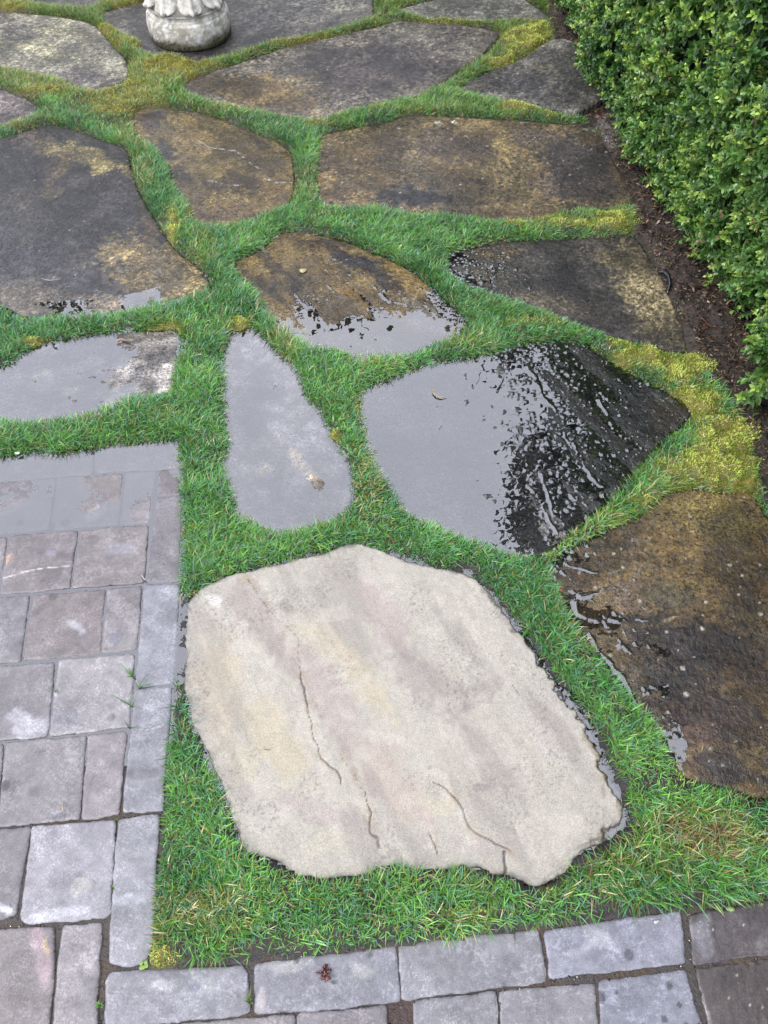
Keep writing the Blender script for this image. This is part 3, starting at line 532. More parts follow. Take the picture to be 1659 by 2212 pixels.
for i_, (v0, v1, off) in enumerate([(1004, 1050, 0), (1060, 1166, 30), (1180, 1297, 0), (1310, 1448, 40), (1460, 1616, 10), (1628, 1802, 50), (1816, 2010, 0), (2026, 2240, 30)]):
    a_ = -176 - off * .0 - (v0 - 1004) * .04
    pavers.append(([(a_ - 190 - off, v0 + 22), (a_ - 8, v0 + 6), (a_ - 16, v1 + 4), (a_ - 200 - off, v1 + 20)], .003, 'grey paver beyond the left picture edge, ' + ('farthest of its column', 'second from the grass', 'third from the grass', 'fourth from the grass', 'fifth from the grass', 'third from the near end', 'second from the near end', 'nearest of its column')[i_], {}))
PAVE_POLYS = []
def paver_world(poly):
    P = W(poly); c = P.mean(0)
    Q = []
    n = len(P)
    for i in range(n):                              # rounded, slightly tumbled corners
        a, b, d_ = P[i - 1], P[i], P[(i + 1) % n]
        la = np.linalg.norm(a - b); lb = np.linalg.norm(d_ - b); r = min(.006, la * .3, lb * .3)
        Q += [b + (a - b) / la * r, b * .5 + .25 * (b + (a - b) / la * r + b + (d_ - b) / lb * r), b + (d_ - b) / lb * r]
    return np.array(Q)
prs = random.Random(4)
for i, (poly, z0, label, k) in enumerate(pavers):
    wp = paver_world(poly); PAVE_POLYS.append(wp)
    base = k.get('c') or (lambda s, q: (147 + s + q, 141 + s, 143 + s - q))(prs.randint(-13, 7), prs.randint(-1, 3))
    cu = sum(p[0] for p in poly) / len(poly); cv = sum(p[1] for p in poly) / len(poly)
    tl = [(p[0], p[1], z0 + prs.uniform(-.0011, .0011)) for p in poly[:4]]
    base = tuple(int(x * .95) for x in base)
    bl = list(k.get('b', []))
    for _ in range(4):
        bl.insert(0, (cu + prs.uniform(-70, 70), cv + prs.uniform(-60, 60), prs.uniform(20, 60), prs.uniform(10, 34), prs.uniform(-50, 50),
                   (lambda s: tuple(base[j] + s for j in range(3)))(prs.choice([-24, -16, 16])) if base[0] > 100 else (110, 104, 102), prs.uniform(.3, .7)))
    o = build_stone('paver', poly, .0034, 5000 + i * 91, base, bl, tl, M_pave, rough_edge=.003, amp=.0012, cleft=(prs.uniform(-60, 60), .0006),
                    rim=.0019, grow=.0012, mottle=(.22 if z0 < .0015 else .27) if base[0] > 100 else .35, wet=k.get('wet', .35), veins=k.get('v', ()), thick=.04, world=wp,
                    dark=(.012, .25, .7) if k.get('d') else (.02, .06, .6), white=(.04, .004, .5) if k.get('wet') else None)
    tag(o, label, 'paver', 'tumbled grey pavers of the patio')
# ---------------- ground ----------------
MULCH = W([(1150, -300), (1188, 40), (1192, 90), (1240, 100), (1305, 200), (1300, 225), (1250, 258), (1290, 278), (1362, 430), (1368, 505), (1400, 545), (1486, 765), (1532, 822), (1575, 870), (1615, 950), (1640, 1050), (1668, 1120), (1800, 1250), (2600, 1300), (3200, 900), (3000, -300)])
PAVING = W([(-480, 1030), (0, 1004), (200, 984), (385, 956), (395, 1100), (390, 1262), (378, 1480), (354, 1760), (336, 2000), (326, 2092), (550, 2074), (860, 2039), (1170, 2003), (1470, 1964), (1700, 1932), (2100, 1870), (2100, 2600), (-480, 2600)])
fx = np.arange(-2.60, 1.9, .009); fy = np.arange(-.12, 4.75, .009)
xs = np.concatenate([[-60, -25, -10, -5, -3.4, -2.8], fx, [2.4, 3, 5, 10, 25, 60]])
ys = np.concatenate([[-30, -10, -4, -2, -.9, -.4], fy, [5.2, 6, 8, 12, 20, 40, 90]])
GX, GY = np.meshgrid(xs, ys); X = GX.ravel(); Y = GY.ravel(); P = np.stack([X, Y], 1)
inner = (X > -2.65) & (X < 1.95) & (Y > -.15) & (Y < 4.8)
ND = np.full(len(X), 1.0); pi = P[inner]; best = np.full(len(pi), 1e9)
for poly in FLAG_POLYS + PAVE_POLYS:
    lo = poly.min(0) - .12; hi = poly.max(0) + .12
    m = (pi[:, 0] > lo[0]) & (pi[:, 0] < hi[0]) & (pi[:, 1] > lo[1]) & (pi[:, 1] < hi[1])
    if m.any(): best[m] = np.minimum(best[m], -sdf(pi[m], poly))
ND[inner] = np.minimum(best, .12)                  # distance to the nearest stone, negative under it
MD = sdf(P, MULCH); PD = sdf(P, PAVING)
Ui, Vi = uv(X, np.maximum(Y, -.5))
MOSS = [(860, 240, 120, 8, .35), (1150, 700, 80, 10, .4), (560, 235, 80, 8, .3), (1050, 1000, 0.1, 0.1, 0), (1130, 95, 50, 26, 1), (1090, 140, 34, 16, 1), (1165, 75, 26, 30, .9), (1130, 236, 74, 15, .9), (1200, 252, 40, 9, .8), (1000, 240, 50, 10, .35), (1210, 488, 130, 15, .8), (1320, 482, 60, 22, 1),
        (1400, 772, 90, 30, .95), (1470, 800, 60, 36, 1), (1500, 870, 60, 36, 1), (1340, 745, 40, 16, .6), (1560, 950, 70, 56, 1), (1540, 1010, 100, 52, 1), (1450, 1030, 50, 40, .7), (1600, 1050, 40, 30, 1), (1390, 1085, 40, 24, .7), (1330, 1120, 30, 14, .5),
        (360, 150, 80, 30, .8), (430, 145, 50, 12, .7), (300, 190, 60, 30, .5), (250, 235, 60, 26, .5), (250, 100, 70, 14, .6), (240, 70, 50, 14, .6), (310, 205, 50, 40, .5), (650, 90, 160, 14, .5), (280, 12, 60, 12, .6), (20, 20, 60, 10, .7), (960, 48, 90, 8, .6),
        (375, 500, 16, 44, 1), (408, 440, 9, 26, 1), (75, 742, 36, 9, 1), (365, 712, 40, 12, .9), (510, 704, 36, 12, 1), (704, 1136, 22, 12, 1), (722, 950, 16, 16, .9), (775, 880, 10, 30, .7), (1215, 1285, 20, 30, .8), (200, 905, 30, 8, .6), (355, 905, 30, 7, .5),
        (1470, 1660, 12, 30, .9), (100, 200, 60, 12, .5), (225, 205, 40, 14, .5), (345, 2065, 40, 26, .8), (345, 2020, 16, 60, .6), (430, 1970, 60, 34, .35), (1010, 1975, 60, 14, .5), (1200, 1930, 60, 20, .3), (690, 270, 30, 10, .4), (20, 275, 60, 8, .4), (25, 905, 40, 8, .5), (1520, 900, 40, 30, .9), (1180, 1190, 30, 20, .4)]
def blobmask(U, V, L, X, Y, seed=300):
    rag = fbm(X * 30, Y * 30, 4, seed); m = 0
    for (a, b, rx, ry, s) in L:
        t = np.sqrt(((U - a) / rx) ** 2 + ((V - b) / ry) ** 2) + (rag - .5) * 1.0
        m = np.maximum(m, (1 - sst(.4, 1.4, t)) * s)
    return m
moss = blobmask(Ui, Vi, MOSS, X, Y)
n1 = fbm(X * 14, Y * 14, 4, 31); n2 = fbm(X * 60, Y * 60, 4, 32); n3 = fbm(X * 4, Y * 4, 3, 33)
z = np.where(Vi > 1220, -.0015, -.004) + (n1 - .5) * .018 + (n2 - .5) * .008
z = z + .010 * sst(.0, .04, ND) + moss * (.006 + .016 * sst(.3, .7, fbm(X * 34, Y * 34, 2, 35))) * sst(0, .02, ND) + .004 * sst(1.9, 2.2, Y)
z = np.where(ND < -.004, -.030, z)
wetgap = ((Ui > 350) & (Ui < 420) & (Vi > 1262) & (Vi < 1500))
z = np.where(wetgap, -.0002 + (n2 - .5) * .016, z)
inp = PD > 0
z = z + .009 * sst(1760, 1850, Vi)
z = np.where(inp, -.0075 + (n2 - .5) * .006 + np.maximum(sst(1540, 1680, Vi), sst(500, 620, Ui)) * .0065, z)
ml = sst(-.01, .03, MD)
z = np.where(MD > -.01, np.maximum(z, .002) + ml * (.004 + (n1 - .5) * .03 + (n2 - .5) * .012), z)
far = np.maximum(np.maximum(np.maximum(X - 1.9, -X - 2.6), 0), np.maximum(np.maximum(Y - 4.7, -.1 - Y), 0))
z = np.where(far > 0, -.02, z)
c = np.tile(alb((62, 48, 34)), (len(X), 1))
def mixc(c, m, col): return c * (1 - m[:, None]) + alb(col) * m[:, None]
c = mixc(c, sst(.35, .65, n1), (44, 34, 26)); c = mixc(c, (1 - sst(.008, .022, ND)) * sst(1150, 1250, Vi) * .9, (24, 20, 18)); c = mixc(c, moss * .9, (150, 138, 48))
c = mixc(c, ml * .9, (58, 48, 40)); c = mixc(c, ml * sst(.5, .7, n2) * .6, (92, 78, 62))
grit = ml * (1 - sst(.6, 1.2, np.hypot((Ui - 1320) / 40, (Vi - 285) / 40))); c = mixc(c, grit, (138, 132, 126))
c = mixc(c, np.where(inp, .85, 0.), (78, 70, 64)); c = mixc(c, np.where(inp, sst(1650, 1800, Vi) * sst(.4, .6, n1), 0.), (84, 66, 46))
mud = inp * (1 - sst(.7, 1.3, np.hypot((Ui - 866) / 40, (Vi - 2190) / 40))); c = mixc(c, mud, (74, 50, 38))
c = mixc(c, np.where(far > .3, 1., 0.), (70, 96, 44))
wetv = np.where(MD > 0, .15, .75)
ny_, nx_ = GX.shape; idx = np.arange(len(X)).reshape(ny_, nx_)
q = np.stack([idx[:-1, :-1], idx[:-1, 1:], idx[1:, 1:], idx[1:, :-1]], -1).reshape(-1, 4)
tag(mesh_obj('ground', np.stack([X, Y, z], 1), q, np.full(len(q), 4), M_soil, None, c, wetv), kind='structure')
# lookups on the fine raster
ix0 = 6; iy0 = 6
NDg = ND.reshape(ny_, nx_)[iy0:iy0 + len(fy), ix0:ix0 + len(fx)]; MDg = MD.reshape(ny_, nx_)[iy0:iy0 + len(fy), ix0:ix0 + len(fx)]
PDg = PD.reshape(ny_, nx_)[iy0:iy0 + len(fy), ix0:ix0 + len(fx)]; MOg = moss.reshape(ny_, nx_)[iy0:iy0 + len(fy), ix0:ix0 + len(fx)]
ZG = z.reshape(ny_, nx_)[iy0:iy0 + len(fy), ix0:ix0 + len(fx)]
GyN, GxN = np.gradient(NDg, .009)
def look(G, x, y):
    i = np.clip((x - fx[0]) / .009, 0, len(fx) - 1.01); j = np.clip((y - fy[0]) / .009, 0, len(fy) - 1.01)
    i0 = i.astype(int); j0 = j.astype(int); a = i - i0; b = j - j0
    return (G[j0, i0] * (1 - a) + G[j0, i0 + 1] * a) * (1 - b) + (G[j0 + 1, i0] * (1 - a) + G[j0 + 1, i0 + 1] * a) * b

# ---------------- water ----------------
wp = W([(-170, 640), (20, 655), (300, 640), (500, 540), (640, 490), (900, 500), (1060, 520), (1150, 600), (1250, 690), (1400, 770), (1500, 880), (1480, 980), (1300, 1150), (1330, 1190), (1430, 1240), (1460, 1330), (1440, 1500), (1500, 1640), (1400, 1790), (1250, 1900), (900, 1930), (480, 1850), (400, 1760), (330, 1640), (-200, 1700)])
wpoly = chaikin(wp, 1)
wc = .0035; WX, WY = grid_mesh(wpoly[:, 0].min(), wpoly[:, 0].max(), wpoly[:, 1].min(), wpoly[:, 1].max(), wc); wsh = WX.shape
wx = WX.ravel(); wy = WY.ravel(); wu, wv2 = uv(wx, wy); wd_ = sdf(np.stack([wx, wy], 1), wpoly)
wz = np.zeros(len(wx)); PP = np.stack([wx + (fbm(wx * 30, wy * 30, 3, 401) - .5) * .02, wy + (fbm(wx * 30, wy * 30, 3, 402) - .5) * .02], 1)
# beads and films of water that stand on the dark half of the big stone, the centre stone and the right stone
zone = np.clip(sst(1105, 1170, wu + (wv2 - 950) * -.22) * (wv2 < 1210) * (wv2 > 735) * (wu < 1500) * sst(.36, .52, fbm(wx * 16, wy * 16, 4, 403)), 0, 1)
zone = np.maximum(zone, (wv2 > 1215) * (wu > 1190) * sst(.52, .6, fbm(wx * 12, wy * 12, 3, 404)) * .8)
zone = np.maximum(zone, (wv2 < 690) * (wu > 500) * (wu < 1080) * sst(.45, .6, fbm(wx * 14, wy * 14, 3, 405)))
zone = np.maximum(zone, (wv2 < 700) * (wu > 960) * (wu < 1200) * .9)
wz = np.maximum(wz, zone * np.maximum(domes(wx, wy, .012, 410, .0025, .0062, .42), domes(wx, wy, .03, 411, .004, .010, .25)) * .6)
for pts, ww, hh in [([(1140, 790), (1160, 830), (1185, 870), (1215, 898)], .011, .0042), ([(1290, 852), (1305, 880), (1325, 915)], .008, .0034), ([(1165, 1020), (1180, 1060), (1195, 1110)], .009, .0036), ([(1240, 955), (1262, 1010), (1290, 1045), (1305, 1070)], .007, .0034),
                    ([(1240, 1075), (1262, 1095), (1270, 1125)], .006, .003), ([(1140, 1050), (1170, 1090), (1200, 1150)], .006, .003), ([(1220, 930), (1232, 960)], .004, .0026), ([(1300, 780), (1330, 830)], .004, .0024),
                    ([(640, 570), (665, 590), (690, 612)], .007, .003), ([(600, 585), (640, 640), (665, 660)], .006, .0028), ([(690, 600), (730, 640), (790, 668)], .008, .0034), ([(830, 560), (870, 600), (900, 625)], .006, .0028), ([(560, 600), (575, 630), (600, 645)], .007, .003), ([(780, 590), (840, 650), (880, 660)], .006, .003),
                    ([(1225, 1222), (1250, 1228), (1290, 1236)], .006, .003), ([(1250, 1290), (1290, 1280), (1330, 1270)], .010, .003), ([(1242, 1300), (1250, 1325), (1270, 1340), (1330, 1338)], .008, .0032), ([(1370, 1338), (1400, 1340)], .006, .003), ([(1260, 1360), (1290, 1400), (1350, 1470), (1375, 1530), (1420, 1600)], .007, .003), ([(1335, 1380), (1350, 1400)], .006, .003)]:
    dd_ = polyline_d(PP, W(pts)); k = ww * (.05 + 1.9 * np.clip(vn(wx * 45, wy * 45, 420) - .25, 0, 1)) + 1e-5; wz = np.maximum(wz, hh * np.clip(1 - (dd_ / k) ** 2, 0, 1))
idx = np.arange(len(wx)).reshape(wsh); q = np.stack([idx[:-1, :-1], idx[:-1, 1:], idx[1:, 1:], idx[1:, :-1]], -1).reshape(-1, 4)
q = q[(wd_[q] > 0).all(1)]; used = np.unique(q); re = np.full(len(wx), -1); re[used] = np.arange(len(used))
o = mesh_obj('water', np.stack([wx, wy, wz], 1)[used], re[q], np.full(len(q), 4), M_water)
tag(o, kind='structure')

# ---------------- blades ----------------
def blades(n_try, kind, keep, length, width, lean, colfn, seed):
    r = np.random.default_rng(seed)
    x = r.uniform(-2.5, 1.85, n_try); y = r.uniform(-.1, 4.7, n_try)
    u, v = uv(x, y); m = (u > -460) & (u < 1950) & (v < 2330) & ((u > -60) | (r.random(n_try) < .5))
    x, y, u, v = x[m], y[m], u[m], v[m]
    nd = look(NDg, x, y); md = look(MDg, x, y); pd = look(PDg, x, y); mo = look(MOg, x, y)
    p = keep(x, y, u, v, nd, md, pd, mo); m = r.random(len(x)) < p
    x, y, u, v, nd, mo = x[m], y[m], u[m], v[m], nd[m], mo[m]; n = len(x)
    gx = look(GxN, x, y); gy = look(GyN, x, y)
    L = length(r, n, x, y, u, v, nd, mo); wd = width(r, n) * (.72 + .28 * sst(200, 900, v)); ln = lean(r, n)
    th = r.uniform(0, 2 * np.pi, n) ; cl = fbm(x * 9, y * 9, 2, seed) * 6.28 * 2
    dx = np.cos(th) + .25 * np.cos(cl) - gx * .55 * (nd < .025); dy = np.sin(th) + .25 * np.sin(cl) - gy * .55 * (nd < .025)
    h = np.hypot(dx, dy) + 1e-6; dx /= h; dy /= h
    z0 = look(ZG, x, y) - .003
    ks = np.array([0, .36, .7, 1.0])
    tz = L[:, None] * np.sqrt(np.clip(1 - ln ** 2, .03, 1))[:, None] * (ks - .42 * ln[:, None] * ks ** 2.2)
    th2 = L[:, None] * ln[:, None] * ks ** 1.6
    tw = r.uniform(-.5, .5, n)[:, None] * L[:, None] * ks ** 2 * .5
    cx = x[:, None] + dx[:, None] * th2 - dy[:, None] * tw; cy = y[:, None] + dy[:, None] * th2 + dx[:, None] * tw
    cz = z0[:, None] + np.maximum(tz, 0) + .002 * ks
    phi = r.uniform(-.9, .9, n); sx = -dy * np.cos(phi) + dx * np.sin(phi); sy = dx * np.cos(phi) + dy * np.sin(phi)
    hw = wd[:, None] * np.array([.8, 1., .75]) / 2
    V = np.empty((n, 7, 3))
    for k in range(3):
        V[:, 2 * k] = np.stack([cx[:, k] - sx * hw[:, k], cy[:, k] - sy * hw[:, k], cz[:, k]], 1)
        V[:, 2 * k + 1] = np.stack([cx[:, k] + sx * hw[:, k], cy[:, k] + sy * hw[:, k], cz[:, k] + hw[:, k] * .5], 1)
    V[:, 6] = np.stack([cx[:, 3], cy[:, 3], cz[:, 3]], 1)
    b = (np.arange(n) * 7)[:, None]
    loops = (b + np.array([0, 1, 3, 2, 2, 3, 5, 4, 4, 5, 6])).ravel(); counts = np.tile([4, 4, 3], n)
    col = colfn(r, n, x, y, u, v, nd, mo)
    cc = np.repeat(col[:, None, :], 7, 1) * np.array([.75, .75, 1, 1, 1.08, 1.08, 1.12])[None, :, None]
    return V.reshape(-1, 3), loops, counts, cc.reshape(-1, 3), n

SPARSE = [(640, 2050, 130, 22, .75), (1060, 1965, 130, 16, .9), (1240, 1950, 120, 18, .8), (1450, 1940, 90, 12, .9), (345, 1700, 14, 160, .9), (400, 1380, 26, 120, 1.2), (345, 2068, 46, 28, .85), (1010, 1225, 34, 22, 1.), (400, 2050, 30, 20, .8), (370, 1500, 16, 60, .6), (850, 2020, 200, 18, .5), (440, 1265, 30, 10, .4), (700, 1190, 160, 10, .3)]
def gkeep(x, y, u, v, nd, md, pd, mo):
    mg = (sst(1160, 1230, v) * sst(.35, .6, fbm(x * 11, y * 11, 3, 49)) + (u > 1000) * (v > 1250) * .4) * .010
    p = sst(.001 + mg, .008 + mg, nd) * (1 - sst(-.012, .0, md)) * (1 - sst(-.006, .0, pd))
    p = p * (1 - .9 * sst(.3, .95, mo))
    p = p * (1 - np.clip(blobmask(u, v, SPARSE, x, y, 77), 0, 1))
    return p * (.35 + .9 * sst(.25, .6, fbm(x * 22, y * 22, 3, 41)))
def glen(r, n, x, y, u, v, nd, mo):
    tall = fbm(x * 7, y * 7, 3, 42)
    return (.011 + .030 * r.random(n)) * (.35 + 1.4 * tall) * (.62 + .38 * sst(.005, .03, nd)) * (1 - .45 * mo) * np.where(v < 300, .95, 1.1)
YEL = [(100, 170, 120, 40, .6), (300, 290, 60, 40, .6), (300, 380, 30, 60, .5), (430, 545, 30, 40, .5), (660, 400, 30, 60, .35), (820, 790, 60, 20, .3), (1000, 745, 60, 20, .5), (1510, 1810, 130, 55, 1.25), (1230, 1850, 90, 30, .5), (1350, 1860, 130, 50, .6), (480, 1960, 120, 50, .4), (690, 265, 60, 10, .5), (620, 745, 40, 40, .4), (800, 1020, 30, 120, .45), (1250, 1360, 40, 60, .3), (1240, 1150, 60, 30, .4), (40, 265, 80, 12, .5), (250, 215, 120, 40, .4), (440, 1250, 60, 12, .2), (1100, 1900, 200, 30, .3), (470, 240, 80, 10, .5), (640, 1900, 60, 20, .3)]
def gcol(r, n, x, y, u, v, nd, mo):
    ye = blobmask(u, v, YEL, x, y, 78); t = fbm(x * 16, y * 16, 4, 43)
    pt = sst(.35, .65, fbm(x * 5, y * 5, 3, 47))[:, None]; g1 = alb((44, 104, 36)) * (1 - pt) + alb((62, 126, 40)) * pt; g2 = alb((112, 188, 88)) * (1 - pt) + alb((146, 214, 94)) * pt; g3 = alb((112, 168, 132)); ol = alb((152, 160, 62)); st = alb((232, 226, 166))
    k = np.clip(t + r.normal(0, .22, n), 0, 1)[:, None]
    c = g1 * (1 - k) + g2 * k
    b = (r.random(n) < .26)[:, None]; c = np.where(b, g3, c)
    o_ = np.clip(sst(650, 60, v) * .0 + (1 - sst(60, 330, v)) * .45 + ye * .5 + mo * .7 + .02, 0, 1)
    m = (r.random(n) < o_)[:, None]; c = np.where(m, ol * (.7 + .6 * r.random((n, 1))), c)
    s_ = (r.random(n) < .04 + .30 * ye + .25 * mo + .10 * (nd < .015))[:, None]; c = np.where(s_, st * (.45 + .6 * r.random((n, 1))), c)
    th_ = (r.random(n) < .04 + .3 * (ye > .9))[:, None]; c = np.where(th_, alb((150, 118, 76)), c)
    return c * (.55 + .9 * r.random((n, 1))) * 1.4
V_, L_, C_, c_, n_ = blades(2550000, 'g', gkeep, glen, lambda r, n: r.uniform(.0012, .0026, n), lambda r, n: np.clip(r.normal(.76, .2, n), .15, .97), gcol, 51)
print('grass blades', n_)
tag(mesh_obj('grass', V_, L_, C_, M_grass, None, c_, smooth=True), kind='stuff')
def mkeep(x, y, u, v, nd, md, pd, mo):
    return sst(-.006, .004, nd) * np.clip(sst(.12, .6, mo) + .16 * (v < 1000) * sst(.5, .65, fbm(x * 13, y * 13, 3, 46)), 0, 1) * (look(PDg, x, y) < 0) * (1 - sst(.02, .05, md))
def mcol(r, n, x, y, u, v, nd, mo):
    t = .5 * fbm(x * 18, y * 18, 4, 44) + .5 * sst(.3, .7, fbm(x * 34, y * 34, 2, 35)); k = np.clip((t - .5) * 1.6 + .5 + r.normal(0, .2, n), 0, 1)[:, None]
    c = (alb((122, 146, 40)) * (1 - k) + alb((234, 250, 126)) * k) * 1.25
    left = ((u < 700) & (v < 320))[:, None]; c = np.where(left, alb((152, 150, 36)) * (1 - k) + alb((220, 214, 84)) * k, c)
    s_ = (r.random(n) < .10)[:, None]; c = np.where(s_, alb((226, 206, 120)), c)
    s_ = (r.random(n) < .12)[:, None]; c = np.where(s_, alb((84, 122, 44)), c)
    return c * (.8 + .9 * r.random((n, 1)))
V_, L_, C_, c_, n_ = blades(3600000, 'm', mkeep, lambda r, n, x, y, u, v, nd, mo: r.uniform(.004, .011, n) * (.6 + .9 * fbm(x * 30, y * 30, 2, 45)), lambda r, n: r.uniform(.0012, .0024, n), lambda r, n: np.clip(r.normal(.6, .25, n), .1, .97), mcol, 52)
print('moss tufts', n_)
tag(mesh_obj('moss', V_, L_, C_, M_moss, None, c_), kind='stuff')

# ---------------- mulch, gravel ----------------
def chips(n_try, region, size, asp, cols, seed, zoff=.002, up=.3):
    r = np.random.default_rng(seed)
    x = r.uniform(-1.7, 1.85, n_try); y = r.uniform(-.1, 4.7, n_try); u, v = uv(x, y)
    m = (r.random(n_try) < region(x, y, u, v)) & (u < 1800) & (u > -100); x, y = x[m], y[m]; n = len(x)
    L = r.uniform(size[0], size[1], n) ** 1; Wd = L * r.uniform(asp[0], asp[1], n); H = Wd * .25
    th = r.uniform(0, 6.28, n); pt = r.normal(0, up, n)
    base = np.array([[-1, 0, 0], [-.4, -1, 0], [.5, -.8, 0], [1, .1, 0], [.4, 1, 0], [-.5, .8, 0], [0, 0, 1.]])
    loc = base[None] * np.stack([L / 2, Wd / 2, H], 1)[:, None, :] * (1 + .4 * r.uniform(-1, 1, (n, 7, 1)))
    zz = loc[..., 2] + loc[..., 0] * np.sin(pt)[:, None]; lx = loc[..., 0] * np.cos(pt)[:, None]; ly = loc[..., 1]
    X_ = x[:, None] + lx * np.cos(th)[:, None] - ly * np.sin(th)[:, None]; Y_ = y[:, None] + lx * np.sin(th)[:, None] + ly * np.cos(th)[:, None]
    Z_ = look(ZG, x, y)[:, None] + zoff + zz + r.random((n, 1)) * .003
    F_ = np.array([0, 1, 6, 1, 2, 6, 2, 3, 6, 3, 4, 6, 4, 5, 6, 5, 0, 6, 5, 4, 3, 2, 1, 0])
    loops = ((np.arange(n) * 7)[:, None] + F_).ravel(); counts = np.tile([3, 3, 3, 3, 3, 3, 6], n)
    cl = alb(cols)[r.integers(0, len(cols), n)] * (.5 + .9 * r.random((n, 1)))
    return np.stack([X_, Y_, Z_], -1).reshape(-1, 3), loops, counts, np.repeat(cl, 7, 0)
def inm(x, y, u, v): return sst(0, .02, look(MDg, x, y)) * (look(NDg, x, y) > .003)
a1 = chips(190000, inm, (.004, .019), (.2, .6), [(66, 52, 42), (92, 72, 56), (46, 38, 32), (124, 102, 82), (76, 62, 52)], 61)
a2 = chips(9000, inm, (.010, .020), (.35, .55), [(190, 150, 132), (160, 122, 100), (206, 178, 160), (110, 80, 66), (140, 100, 84)], 62, .004, .5)
a3 = chips(1200, inm, (.03, .07), (.08, .2), [(84, 52, 40), (104, 66, 50), (66, 44, 34)], 63, .004)
V_, L_, C_, c_ = merge([a1, a2, a3]); tag(mesh_obj('mulch', V_, L_, C_, M_debris, None, c_, smooth=False), kind='stuff')
def ing(x, y, u, v): return (np.hypot((u - 1318) / 34, (v - 290) / 40) < 1) * (look(NDg, x, y) > .004) * .9
V_, L_, C_, c_ = chips(300000, ing, (.003, .009), (.6, 1.), [(150, 146, 142), (120, 116, 114), (176, 172, 166)], 64); tag(mesh_obj('gravel', V_, L_, C_, M_debris, None, c_, smooth=False), kind='stuff')
# dry grass litter: thin bent straws over the mulch and a few over the stones' joints
r = np.random.default_rng(65); parts = []
for _ in range(1300):
    x = r.uniform(.4, 1.3); y = r.uniform(.9, 3.6)
    u, v = uv(x, y)
    if look(MDg, np.array([x]), np.array([y]))[0] < .01 or u > 1750: continue
    L = r.uniform(.015, .05); th = r.uniform(0, 6.28); k = r.normal(0, 1.4); zz = look(ZG, np.array([x]), np.array([y]))[0] + .006
    pts = []; 
    for s in np.linspace(0, 1, 4): pts.append((x + L * s * math.cos(th + k * s), y + L * s * math.sin(th + k * s), zz + .004 * r.random()))
    parts.append(tube(pts, .0006, 3, alb((196, 170, 128)) * r.uniform(.4, 1.), False))
V_, L_, C_, c_ = merge(parts); tag(mesh_obj('dry_litter', V_, L_, C_, M_debris, None, c_), kind='stuff')
# soil crumbs in joints and along the lawn edges
def crumbs(x, y, u, v): 
    nd = look(NDg, x, y); pd = look(PDg, x, y)
    return ((nd > .0005) & (look(MDg, x, y) < 0)) * np.where(pd > 0, sst(1350, 1650, v) * .9, .55 * (nd < .02))
V_, L_, C_, c_ = chips(260000, crumbs, (.0015, .005), (.5, 1.), [(40, 30, 24), (62, 48, 36), (30, 24, 20), (84, 70, 50)], 66, .001)
tag(mesh_obj('soil_crumbs', V_, L_, C_, M_gloss, None, c_, smooth=False), kind='stuff')

# ---------------- hedge ----------------
HY = np.array([-.6, 0, 1.2, 1.38, 1.50, 1.60, 1.75, 1.9, 2.3, 2.7, 3.3, 4.0, 5.2, 7.5])
HX = np.array([1.30, 1.26, 1.15, 1.11, 1.02, 1.09, 1.07, 1.03, .965, .885, .85, .80, .74, .70])
HT = 1.15
def hface(y, z):
    x = np.interp(y, HY, HX)
    bulge = .06 * np.sin(np.clip((z - .05) / HT, 0, 1) * 3.14) ** .7
    und = .05 * (1 - sst(.03, .16, z))
    lump = (fbm(y * 4.2, z * 4.2, 3, 201) - .5) * .16 + (fbm(y * 12, z * 12, 2, 202) - .5) * .09
    return x - bulge * .2 + und - lump * sst(.0, .2, z) + .04 * sst(.9, 1.15, z)
hedge = empty('boxwood_hedge', (1.3, 2.6, 0)); tag(hedge, 'dense glossy boxwood hedge with lime green new tips along the right side', 'hedge')
# solid core inside, coloured near black to stand for the inner shade
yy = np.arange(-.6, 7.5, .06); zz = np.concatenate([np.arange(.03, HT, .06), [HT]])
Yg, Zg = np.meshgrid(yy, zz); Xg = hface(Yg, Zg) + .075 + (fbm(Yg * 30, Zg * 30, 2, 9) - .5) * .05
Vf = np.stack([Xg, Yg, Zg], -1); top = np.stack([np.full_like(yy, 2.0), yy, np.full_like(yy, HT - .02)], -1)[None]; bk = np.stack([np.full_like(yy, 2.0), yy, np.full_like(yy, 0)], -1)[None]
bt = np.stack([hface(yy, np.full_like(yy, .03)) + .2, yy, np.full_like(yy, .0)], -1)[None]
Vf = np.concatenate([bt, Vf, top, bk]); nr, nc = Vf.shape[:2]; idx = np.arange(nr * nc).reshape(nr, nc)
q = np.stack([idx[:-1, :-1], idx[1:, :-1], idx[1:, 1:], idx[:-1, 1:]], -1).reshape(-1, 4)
mesh_obj('dark_core', Vf.reshape(-1, 3), q, np.full(len(q), 4), M_bark, hedge, np.tile(alb((9, 12, 7)), (nr * nc, 1)), origin=None).matrix_parent_inverse = Matrix.Translation((-1.3, -2.6, 0))
